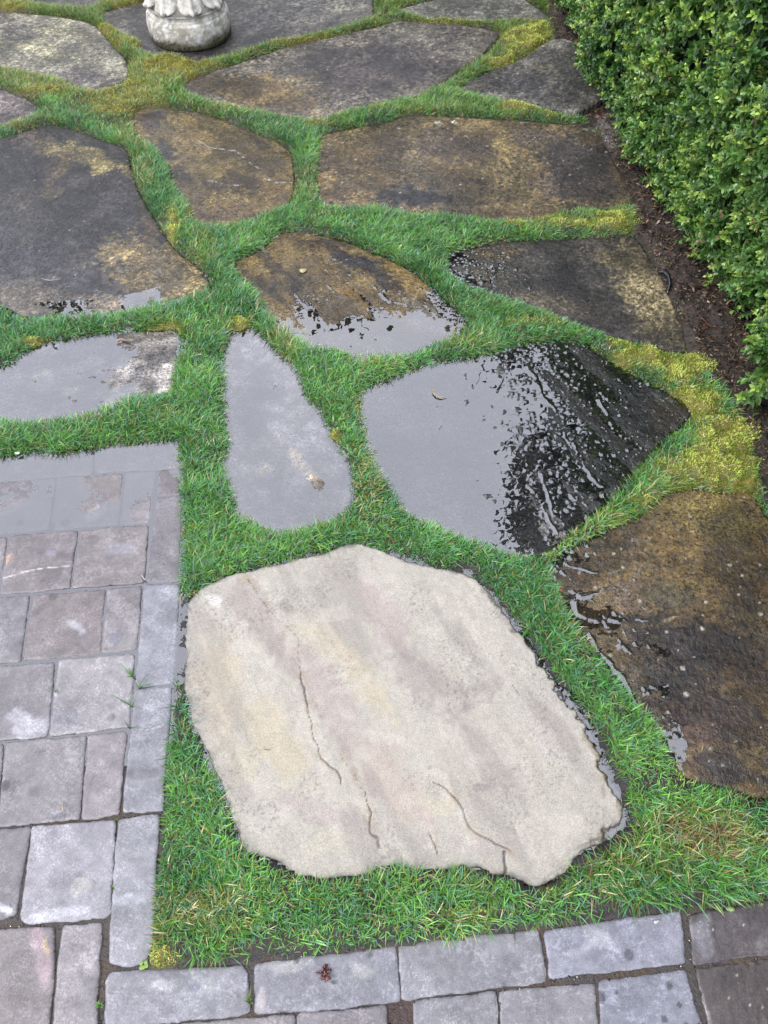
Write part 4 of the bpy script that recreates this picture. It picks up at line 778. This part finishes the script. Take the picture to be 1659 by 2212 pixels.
def leaves_mesh(B, D, N, L, Wd, col, r):
    """B base, D direction, N leaf normal, L length"""
    n = len(B); S = np.cross(D, N); S /= np.linalg.norm(S, axis=1)[:, None] + 1e-9
    s = np.array([0, .38, .72, 1.0]); w_ = np.array([.0, 1., .82, .0])
    cup = np.array([0, .0, -.04, -.16])
    mid = B[:, None] + D[:, None] * (L[:, None] * s)[..., None] + N[:, None] * (L[:, None] * cup)[..., None]
    hw = Wd[:, None] * w_ / 2; rise = hw * .45
    Lf = mid + S[:, None] * hw[..., None] + N[:, None] * rise[..., None]; Rt = mid - S[:, None] * hw[..., None] + N[:, None] * rise[..., None]
    V = np.stack([mid[:, 0], mid[:, 1], mid[:, 2], mid[:, 3], Lf[:, 1], Lf[:, 2], Rt[:, 1], Rt[:, 2]], 1)
    F_ = np.array([0, 1, 4, 0, 6, 1, 1, 2, 5, 4, 1, 6, 7, 2, 2, 3, 5, 2, 7, 3])
    loops = ((np.arange(n) * 8)[:, None] + F_).ravel(); counts = np.tile([3, 3, 4, 4, 3, 3], n)
    cc = np.repeat(col[:, None], 8, 1) * np.array([.8, .9, .95, 1.1, 1.15, 1.15, 1.15, 1.15])[None, :, None]
    return V.reshape(-1, 3), loops, counts, cc.reshape(-1, 3)
def shoots(S, seed, ylo, yhi, zfun, extra=None):
    r = np.random.default_rng(seed)
    y = r.uniform(ylo, yhi, S); z = zfun(r, S)
    e = .01; x = hface(y, z); nxv = np.stack([-np.ones(S), (hface(y + e, z) - x) / e, (hface(y, z + e) - x) / e], 1)
    nxv /= np.linalg.norm(nxv, axis=1)[:, None]
    depth = r.random(S) ** 1.3 * .10
    P0 = np.stack([x, y, z], 1) - nxv * (depth[:, None] + .02)
    if extra is not None: P0 = np.concatenate([P0, extra[0]]); nxv = np.concatenate([nxv, extra[1]]); depth = np.concatenate([depth, np.zeros(len(extra[0]))]); S = len(P0)
    A = nxv * 1.0 + np.array([0, 0, .55]) + r.normal(0, .42, (S, 3)); A /= np.linalg.norm(A, axis=1)[:, None]
    ref = r.normal(0, 1, (S, 3)); E1 = np.cross(A, ref); E1 /= np.linalg.norm(E1, axis=1)[:, None]; E2 = np.cross(A, E1)
    Ls = r.uniform(.035, .075, S); young = (r.random(S) < .12 + .48 * P0[:, 2] * (P0[:, 2] < 1.2) + .2 * (depth < .02)) & (depth < .05)
    out = []
    K_ = 7
    for k in range(K_):
        s = k / (K_ - 1); E = E1 if k % 2 == 0 else E2
        for sg in (1, -1):
            keep = r.random(S) < (.9 if s > .3 else .7)
            ang = R(62) - R(34) * s + r.normal(0, .16, S)
            D = A * np.cos(ang)[:, None] + sg * E * np.sin(ang)[:, None] + r.normal(0, .08, (S, 3)); D /= np.linalg.norm(D, axis=1)[:, None]
            N = A * np.sin(ang)[:, None] - sg * E * np.cos(ang)[:, None]
            B = P0 + A * (Ls * (s * 1.0))[:, None]
            L = r.uniform(.021, .033, S) * (1 - .38 * s ** 3) * np.where(young & (s > .7), .85, 1)
            Wd = L * r.uniform(.42, .56, S)
            t = fbm(P0[:, 1] * 5, P0[:, 2] * 5, 3, 71)[:, None]
            old = alb((42, 94, 48)) * (1 - t) + alb((130, 182, 84)) * t
            new = alb((168, 216, 84)) * (1 - t) + alb((212, 240, 116)) * t
            m = (young * sst(.25, .85, np.full(S, s)))[:, None] * r.uniform(.5, 1, (S, 1))
            c = old * (1 - m) + new * m
            dead = (r.random(S) < .008)[:, None]; c = np.where(dead, alb((220, 172, 140)), c)
            c = c * (.6 + .9 * r.random((S, 1))) * (1.12 if k > 3 else .9)
            out.append(leaves_mesh(B[keep], D[keep], N[keep], L[keep], Wd[keep], c[keep], r))
    return merge(out)
r = np.random.default_rng(3)
# sprigs that stick out over the stones
ex_p, ex_n = [], []
for (u, v, zc, n) in [(1262, 150, .10, 26), (1275, 185, .07, 18), (1610, 858, .07, 26), (1640, 790, .10, 16), (1240, 85, .1, 16), (1445, 470, .08, 12), (1520, 535, .08, 12)]:
    a = np.array(at(u, v, zc))
    for i in range(n):
        f = r.random(); ex_p.append((a[0] + f * .16, a[1] + r.normal(0, .03), zc + r.normal(0, .03) + f * .05)); ex_n.append((-1, -.3, .1))
ex = (np.array(ex_p), np.array(ex_n))
h1 = shoots(12500, 81, 1.15, 4.4, lambda r, n: .05 + (HT - .05) * r.random(n) ** 1.15, ex)
h2 = shoots(2200, 82, 4.4, 7.4, lambda r, n: .05 + (HT - .05) * r.random(n))
h3 = shoots(2200, 83, -.5, 1.15, lambda r, n: .05 + (HT - .05) * r.random(n))
V_, L_, C_, c_ = merge([h1, h2, h3])
# leaves on the clipped top
S = 3000; yt = r.uniform(-.5, 7.4, S); xt = r.uniform(.85, 2., S)
D = r.normal(0, 1, (S * 4, 3)); D[:, 2] = np.abs(D[:, 2]) * .6; D /= np.linalg.norm(D, axis=1)[:, None]; N = np.cross(D, r.normal(0, 1, (S * 4, 3))); N /= np.linalg.norm(N, axis=1)[:, None]; N[N[:, 2] < 0] *= -1
Bt = np.repeat(np.stack([xt, yt, np.full(S, HT) + r.normal(0, .02, S)], 1), 4, 0)
h4 = leaves_mesh(Bt, D, N, np.full(S * 4, .022), np.full(S * 4, .012), np.tile(alb((110, 160, 66)), (S * 4, 1)), r)
V_, L_, C_, c_ = merge([(V_, L_, C_, c_), h4])
f = mesh_obj('foliage', V_, L_, C_, M_leaf, hedge, c_, smooth=True); f.matrix_parent_inverse = Matrix.Translation((-1.3, -2.6, 0))
print('hedge leaves', len(V_) // 8)

# ---------------- pedestal ----------------
pcx, pcy = at(415, 78, .0); RB = .183
ped = empty('stone_pedestal', (pcx, pcy, .006)); tag(ped, 'pale weathered cast stone pedestal foot with carved acanthus leaves and a mossy base', 'pedestal')
def lathe(prof, seg, mod=None, colf=None):
    V = []; nP = len(prof); th = np.linspace(0, 2 * np.pi, seg, endpoint=False)
    pr = np.array(prof); Rr = np.repeat(pr[:, 0][:, None], seg, 1); Z = np.repeat(pr[:, 1][:, None], seg, 1); T = np.repeat(th[None], nP, 0)
    if mod: Rr, Z = mod(Rr, Z, T)
    V = np.stack([Rr * np.cos(T), Rr * np.sin(T), Z], -1).reshape(-1, 3)
    idx = np.arange(nP * seg).reshape(nP, seg); nx2 = np.roll(idx, -1, 1)
    q = np.stack([idx[:-1], nx2[:-1], nx2[1:], idx[1:]], -1).reshape(-1, 4)
    L = list(q.ravel()) + list(idx[-1]); C = [4] * len(q) + [seg]
    x, y, z = V[:, 0], V[:, 1], V[:, 2]; t = T.ravel()
    base = np.tile(alb((238, 233, 216)), (len(V), 1))
    g = fbm(t * 4, z * 25, 4, 90); base = mixc(base, sst(.3, .6, g) * .6, (138, 134, 114))
    wl = sst(.50, .60, fbm(t * 16, z * 70, 4, 91)) * sst(.45, .6, fbm(t * 3, z * 9, 3, 92) + .25 * sst(.12, .0, np.abs(z - .1)))
    base = mixc(base, wl * .95, (250, 248, 240)); 
    al = (1 - sst(.015, .06, z + (g - .5) * .07)); base = mixc(base, al * .95, (84, 80, 34)); base = mixc(base, al * sst(.5, .6, fbm(t * 30, z * 120, 3, 93)), (40, 36, 24))
    return V, L, C, base
pb = [(RB - .012, 0), (RB, .006)] + [(RB + .006 * math.sin(a), .012 + .09 * a / math.pi) for a in np.linspace(.1, math.pi, 16)] + [(RB - .004, .104), (RB - .010, .107)]
V_, L_, C_, c_ = lathe(pb, 120); mesh_obj('base_drum', V_, L_, C_, M_cast, ped, c_)
pb = [(RB - .020, .100), (RB - .012, .106)] + [(RB - .012 - .010 * math.cos(a), .112 + .010 * (math.sin(a) + 1)) for a in np.linspace(-1.4, 1.57, 9)] + [(RB - .036, .130), (RB - .05, .131)]
V_, L_, C_, c_ = lathe(pb, 120); mesh_obj('torus_ring', V_, L_, C_, M_cast, ped, c_)
bp_ = [(RB - .045, .120)] + [(.150 - .062 * sst(0, 1, np.float64(s)) , .128 + .24 * s) for s in np.linspace(0, 1, 16)] + [(.082, .42), (.080, .52), (.09, .60), (.10, .64), (.10, .66)]
V_, L_, C_, c_ = lathe(bp_, 96); mesh_obj('shaft', V_, L_, C_, M_cast, ped, c_)
for k in range(8):
    a0 = k * math.pi / 4 + .35
    ni, nj = 26, 31; s = np.linspace(0, 1, ni)[:, None]; t = np.linspace(-1, 1, nj)[None]
    half = .47 * (1 - .35 * s)      # half width in radians; s=0 is the curled foot
    tip = sst(0, .22, s)
    half = half * (.80 + .20 * tip) * (1 + .05 * np.sin(s * 34) * (1 - s)) * (1 - .55 * np.exp(-(s / .05) ** 2))
    ang = a0 + t * half
    zc = .131 + .20 * s + (.016 * np.abs(t) ** 3 + .007 * (1 - np.abs(np.cos(t * 4.71)))) * np.exp(-(s / .12) ** 2)
    curl = .030 * np.exp(-(s / .14) ** 2) + .012 * np.exp(-((s - .3) / .25) ** 2)
    rad = np.interp(zc, [.128, .17, .22, .28, .35, .40], [.152, .140, .120, .103, .092, .088]) + curl * (1 - .55 * t ** 2) + .006
    rib = .006 * np.exp(-(t / .10) ** 2) + .0035 * np.cos(t * 3.14 * 3.5) * (1 - .3 * s)
    edge = sst(1.0, .80, np.abs(t)) ; rad = rad + rib * edge - .020 * (1 - edge) - .022 * (1 - sst(.0, .07, s))
    Xp = rad * np.cos(ang); Yp = rad * np.sin(ang); Zp = zc + 0 * t
    V_ = np.stack([Xp, Yp, Zp], -1).reshape(-1, 3); idx = np.arange(ni * nj).reshape(ni, nj)
    q = np.stack([idx[:-1, :-1], idx[:-1, 1:], idx[1:, 1:], idx[1:, :-1]], -1).reshape(-1, 4)
    t_ = np.repeat(t, ni, 0).ravel(); s_ = np.repeat(s, nj, 1).ravel()
    c_ = np.tile(alb((242, 238, 224)), (len(V_), 1)); wl = sst(.5, .6, fbm(V_[:, 0] * 110 + 5, V_[:, 1] * 110 + V_[:, 2] * 90, 4, 97)) * (.4 + .6 * sst(.55, .9, np.abs(t_)))
    c_ = mixc(c_, wl * .8, (230, 228, 220)); c_ = mixc(c_, (1 - wl) * sst(.5, .7, fbm(V_[:, 0] * 30, V_[:, 2] * 30, 3, 98)) * .5, (140, 138, 122))
    mesh_obj('acanthus_leaf', V_, q, np.full(len(q), 4), M_cast, ped, c_)

# ---------------- small things ----------------
def wp3(u, v, z=.006): x, y = at(u, v); return (x, y, z)
def strip(pts, w, col, label, cat, name, mat=M_debris, z=.008, arch=.004, group=None):
    P3 = [wp3(u, v, z + arch * math.sin(i / max(1, len(pts) - 1) * 3.14)) for i, (u, v) in enumerate(pts)]
    P3 = [np.array(p) for p in P3]
    Q = []
    for i in range(len(P3) - 1):
        for s in (0, .33, .66): Q.append(P3[i] * (1 - s) + P3[i + 1] * s)
    Q.append(P3[-1]); n = len(Q); rad = w * np.clip(np.sin(np.linspace(.25, 2.95, n)) * 1.2, .3, 1)
    V, L, C, c = tube(Q, rad, 6, alb(col)); o = mesh_obj(name, V, L, C, mat, None, np.tile(c, (len(V), 1)))
    return tag(o, label, cat, group)
strip([(934, 838), (936, 852), (943, 858), (953, 861), (966, 859)], .0022, (196, 172, 130), 'curled tan leaf strip floating on the sky reflecting puddle', 'dead leaf', 'curled_leaf', z=.002)
strip([(1418, 596), (1430, 598), (1439, 610), (1443, 626), (1438, 642)], .008, (24, 24, 26), 'short bend of black drip hose surfacing from the mulch beside the black speckled flagstone', 'hose', 'drip_hose', M_gloss, z=.014, arch=.010)
strip([(252, 743), (262, 738), (280, 740)], .004, (170, 140, 124), 'shrivelled brown leaf on the top edge of the flooded left flagstone', 'dead leaf', 'shrivelled_leaf', z=.006)
strip([(140, 1760), (138, 1742), (141, 1733)], .0009, (206, 180, 150), 'straw coloured pine needle lying on the wide square grey paver', 'needle', 'pine_needle', z=.006)
strip([(576, 1010 + 553 - 553 + 0), (592, 1018)], .0009, (220, 210, 196), 'pale needle in the puddle over the tall narrow flagstone', 'needle', 'pine_needle', z=.001)
strip([(590, 842), (594, 830), (600, 836)], .0008, (220, 214, 200), 'pale forked needle in the upper part of the tall narrow puddle', 'needle', 'pine_needle', z=.001)
strip([(948, 928), (953, 918), (954, 908)], .0009, (222, 214, 200), 'thin pale stem standing in the middle of the sky reflecting puddle', 'needle', 'pine_needle', z=.001)
strip([(306, 1243), (312, 1252), (317, 1258)], .0012, (226, 216, 206), 'white bent stalk on the joint below the dark oval scar paver', 'stalk', 'dry_stalk', z=.006)
strip([(1509, 1992 + 0), (1512, 1990)], .001, (210, 190, 160), 'short tan needle on the upper dark wet paver', 'needle', 'pine_needle', z=.004)
strip([(1512, 1626), (1516, 1610)], .001, (206, 176, 120), 'tan needle on the lower part of the dark brown flagstone', 'needle', 'pine_needle', z=.010)
strip([(90, 605), (110, 612), (134, 640 - 34)], .0011, (200, 190, 176), 'pale thin straw on the tan lower end of the charcoal flagstone', 'straw', 'dry_straw', z=.007)
for (u, v, du, dv, lab) in [(1000, 300, 12, 4, 'short pale needle near the far edge of the wide brown to purple grey flagstone'), (1135, 318, 14, -8, 'pale needle across the dark right half of the wide brown flagstone'), (560, 120, 14, 2, 'thin pale straw on the dark flagstone right of the pedestal'),
                    (880, 1990, 4, 30, 'pale root strand at the left end of the smooth plain edging paver'), (1250, 545, 12, -5, 'short pale needle on the black speckled flagstone'), (700, 590, 10, 5, 'tiny straw beside the round pale yellow leaf'), (85, 905 + 0, 22, -5, 'pale straw at the lower edge of the flooded left flagstone')]:
    strip([(u, v), (u + du * .5, v + dv * .5 - 2), (u + du, v + dv)], .0009, (216, 202, 180), lab, 'straw', 'dry_straw', z=.009)
# flat leaves
def flat_leaf(u, v, L, Wd, ang, col, label, name, z=.01, cat='leaf'):
    x, y = at(u, v); n = 14; V = [(x, y, z + .002)]
    for k in range(n):
        a = 2 * math.pi * k / n; rr = 1 + .12 * math.sin(a * 3 + u)
        lx = L / 2 * math.cos(a) * rr; ly = Wd / 2 * math.sin(a) * rr
        V.append((x + lx * math.cos(ang) - ly * math.sin(ang), y + lx * math.sin(ang) + ly * math.cos(ang), z + .0015 * math.cos(2 * a)))
    V2 = [(p[0], p[1], p[2] - .0008) for p in V]; Lp, C = [], []
    for k in range(n):
        a, b = 1 + k, 1 + (k + 1) % n
        Lp += [0, a, b, n + 1, n + 1 + b, n + 1 + a, a, n + 1 + a, n + 1 + b, b]; C += [3, 3, 4]
    o = mesh_obj(name, V + V2, Lp, C, M_debris, None, np.tile(alb(col), (2 * n + 2, 1))); tag(o, label, cat)
flat_leaf(655, 588, .026, .022, .4, (208, 196, 140), 'round pale yellow leaf stuck on the brown central flagstone', 'fallen_leaf', z=.0085)
flat_leaf(1575, 1964, .016, .009, 0, (180, 200, 130), 'small pale green leaf on the dark wet paver next to the grass', 'fallen_leaf', z=.006)
flat_leaf(42, 984, .014, .010, .2, (226, 226, 220), 'small white petal at the grass edge above the far left paver', 'petal', z=.012)
flat_leaf(1415, 1992, .012, .006, .3, (232, 230, 226), 'tiny white petal on the bluish flecked edging paver', 'petal', z=.008)
flat_leaf(1210, 1281, .016, .006, 1.2, (186, 92, 70), 'reddish leaf on the moss beside the dark brown flagstone', 'fallen_leaf', z=.018)
# crumpled dark red clump
r = np.random.default_rng(12); cx, cy = at(702, 2107); parts = []
for k in range(26):
    a = r.uniform(0, 6.28); rr = r.uniform(0, .009); p = np.array([cx + rr * math.cos(a), cy + rr * math.sin(a), .006 + r.random() * .006])
    d = r.normal(0, 1, 3) * np.array([1, 1, .5]); d /= np.linalg.norm(d); q_ = [p, p + d * .005 + (0, 0, .002), p + d * .010]
    parts.append(tube(q_, np.array([.0012, .0024, .0008]), 5, alb((112, 46, 34)) * r.uniform(.5, 1.3)))
V_, L_, C_, c_ = merge(parts); tag(mesh_obj('catkin_clump', V_, L_, C_, M_gloss, None, c_), 'wet dark red crumpled clump on the edging paver at the bottom', 'seed clump')
# sprigs of grass and clover in the paving joints
def sprig(u, v, dirs, col, label, name='grass_sprig', w=.0022, cat='grass sprig'):
    x, y = at(u, v); parts = []
    for (du, dv, h) in dirs:
        x2, y2 = at(u + du, v + dv); d = np.array([x2 - x, y2 - y]); n = 6; S_ = np.linspace(0, 1, n)
        side = np.array([-d[1], d[0]]); side = side / (np.linalg.norm(side) + 1e-9); V = []; 
        for s in S_:
            ww = w * (1 - s ** 2) * .5 + .0001; zz = .003 + h * math.sin(s * 2.4) ; p = np.array([x, y]) + d * s
            V += [(p[0] - side[0] * ww, p[1] - side[1] * ww, zz), (p[0], p[1], zz - ww * .6), (p[0] + side[0] * ww, p[1] + side[1] * ww, zz)]
        Lp = []; 
        for i in range(n - 1):
            for j in range(2): Lp += [3 * i + j, 3 * i + j + 1, 3 * i + j + 4, 3 * i + j + 3]
        parts.append((np.array(V), Lp, [4] * (2 * (n - 1)), alb(col) * prs.uniform(.7, 1.2)))
    V_, L_, C_, c_ = merge(parts); tag(mesh_obj(name, V_, L_, C_, M_grass, None, c_), label, cat)
sprig(288, 1463, [(-26, -28, .012), (-20, -12, .01), (6, -24, .015), (-14, 4, .008), (8, 2, .01), (-4, -16, .02)], (110, 170, 80), 'green grass sprig rising at the upper right side of the square pale paver')
sprig(300, 1486, [(28, -2, .008), (26, -28, .01), (-8, -14, .01), (34, -8, .006)], (96, 150, 84), 'flat thin grass sprig lying across the joint between two bluish edging pavers')
sprig(282, 1524, [(-42, -20, .012), (30, 14, .01), (14, -30, .012), (-20, -8, .006), (10, -10, .014)], (120, 168, 96), 'spider like grass sprig at the lower right side of the square pale paver')
sprig(278, 1571, [(46, 6, .005), (-6, -12, .01), (12, 3, .006)], (110, 150, 110), 'pale grass blade lying over the foot of the square pale paver')
sprig(118, 1495, [(10, -4, .006), (12, 2, .004)], (110, 160, 90), 'tiny grass sprig in the joint at the left side of the square pale paver')
sprig(218, 2172, [(-8, -8, .008), (8, -6, .008), (0, -12, .01), (-6, 6, .006), (7, 6, .006), (10, 0, .006), (-10, 0, .006)], (130, 190, 90), 'small star shaped green weed in the joint left of the clover paver', 'weed', .003, 'weed')
sprig(540, 2165, [(-6, -12, .012), (8, -10, .012), (0, -26, .016), (4, -38, .01), (-14, -4, .006), (2, 8, .006), (10, 4, .006)], (120, 150, 70), 'tuft of grass in the upright joint between the clover paver and the red clump paver', 'grass_sprig', .0028)
sprig(245, 1848 + 72, [(4, -10, .01), (-4, -8, .01), (3, 6, .006)], (110, 150, 60), 'small green sprig in the soil joint right of the white frosted paver')
sprig(254, 1776, [(4, -8, .008), (-5, -4, .008), (6, 4, .006), (-3, 6, .006)], (120, 150, 60), 'little mossy sprig where the narrow paver meets the longest edging paver')
sprig(1110, 2000, [(2, 40, .003), (-3, 26, .006), (4, 12, .01)], (70, 92, 60), 'dark wet grass blade hanging over the smooth plain edging paver')
sprig(905, 2030, [(8, -22, .01), (2, -30, .01), (-10, -20, .01), (-14, 14, .004)], (96, 140, 70), 'grass blade tuft hanging onto the edge of the smooth plain paver at its left end')
x0, y0 = at(312, 2086)
clov = empty('clover_seedling', (x0, y0, .004)); tag(clov, 'tiny bright green clover seedling at the corner of the longest edging paver', 'seedling')
for (dx, dy) in ((-.004, .003), (.004, .004), (.001, -.003), (.006, -.001), (-.003, -.004)):
    n = 10; V = [(dx, dy, .006)] + [(dx + .0035 * math.cos(a), dy + .0035 * math.sin(a), .0055 + .0006 * math.cos(2 * a)) for a in np.linspace(0, 6.28, n, endpoint=False)]
    Lp = []
    for k in range(n): Lp += [0, 1 + k, 1 + (k + 1) % n]
    mesh_obj('leaf', V, Lp, [3] * n, M_grass, clov, np.tile(alb((170, 214, 90)), (n + 1, 1)), origin=(0, 0, 0))
V, L, C, c = tube([(0, 0, -.003), (.001, .001, .003), (.001, .0, .0055)], .0007, 5, alb((120, 160, 70))); mesh_obj('stem', V, L, C, M_grass, clov, np.tile(c, (len(V), 1)), origin=(0, 0, 0))

# ---------------- garden trees beyond the patio (seen mirrored in the water) ----------------
def tree(x, y, H, RR, n, label, seed, sz=.22, zlo=.25, tone=(40, 62, 30)):
    r = np.random.default_rng(seed); t = empty('garden_tree', (x, y, -.02)); tag(t, label, 'tree', 'tall trees around the patio')
    parts = [tube([(0, 0, 0), (.05, .03, H * .3), (-.04, .05, H * .6), (0, 0, H * .9)], np.array([.22, .17, .1, .03]), 8, alb((70, 56, 44)))]
    for k in range(9):
        a = k * 2.4; h0 = H * (.3 + .06 * k); e = np.array([math.cos(a) * RR * .7, math.sin(a) * RR * .7, h0 + H * .12])
        parts.append(tube([(0, 0, h0), e * .5 + np.array([0, 0, h0 * .5]), e], np.array([.07, .05, .02]), 5, alb((70, 56, 44))))
    V, L, C, c = merge(parts); mesh_obj('trunk', V, L, C, M_bark, t, c)
    cl = r.normal(0, 1, (150, 3)); cl /= np.linalg.norm(cl, axis=1)[:, None]; cl *= (r.random((150, 1)) ** .4)
    cen = np.array([0, 0, H * (1 + zlo) / 2]); rad = np.array([RR, RR, H * (1 - zlo) / 2]) * .82
    which = r.integers(0, 150, n); P0 = cen + cl[which] * rad + r.normal(0, 1, (n, 3)) * np.array([RR, RR, RR]) * .085
    D = r.normal(0, 1, (n, 3)); D /= np.linalg.norm(D, axis=1)[:, None]; N = np.cross(D, r.normal(0, 1, (n, 3))); N /= np.linalg.norm(N, axis=1)[:, None]
    col = alb(tone) * (.6 + .8 * r.random((n, 1)))
    V, L, C, c = leaves_mesh(P0, D, N, r.uniform(.7, 1.3, n) * sz, r.uniform(.5, .8, n) * sz, col, r)
    mesh_obj('crown', V, L, C, M_tree, t, c)
tree(3.9, 5.6, 12.0, 2.6, 60000, 'dark broadleaf tree behind the hedge, mirrored in the dark half of the large puddle', 301, zlo=.12, sz=.085)
tree(-6.5, 11.5, 8.4, 3.2, 26000, 'dark tree far left beyond the patio, mirrored in the wet stones', 302, zlo=.05, sz=.12)
tree(-1.5, 12.5, 9.2, 3.4, 26000, 'dark tree straight beyond the patio behind the pedestal, mirrored in the wet stones', 303, zlo=.05, sz=.12)
tree(3.2, 12.0, 10.5, 3.2, 26000, 'dark tree beyond the far end of the hedge, mirrored in the brown central flagstone', 304, zlo=.05, sz=.12)
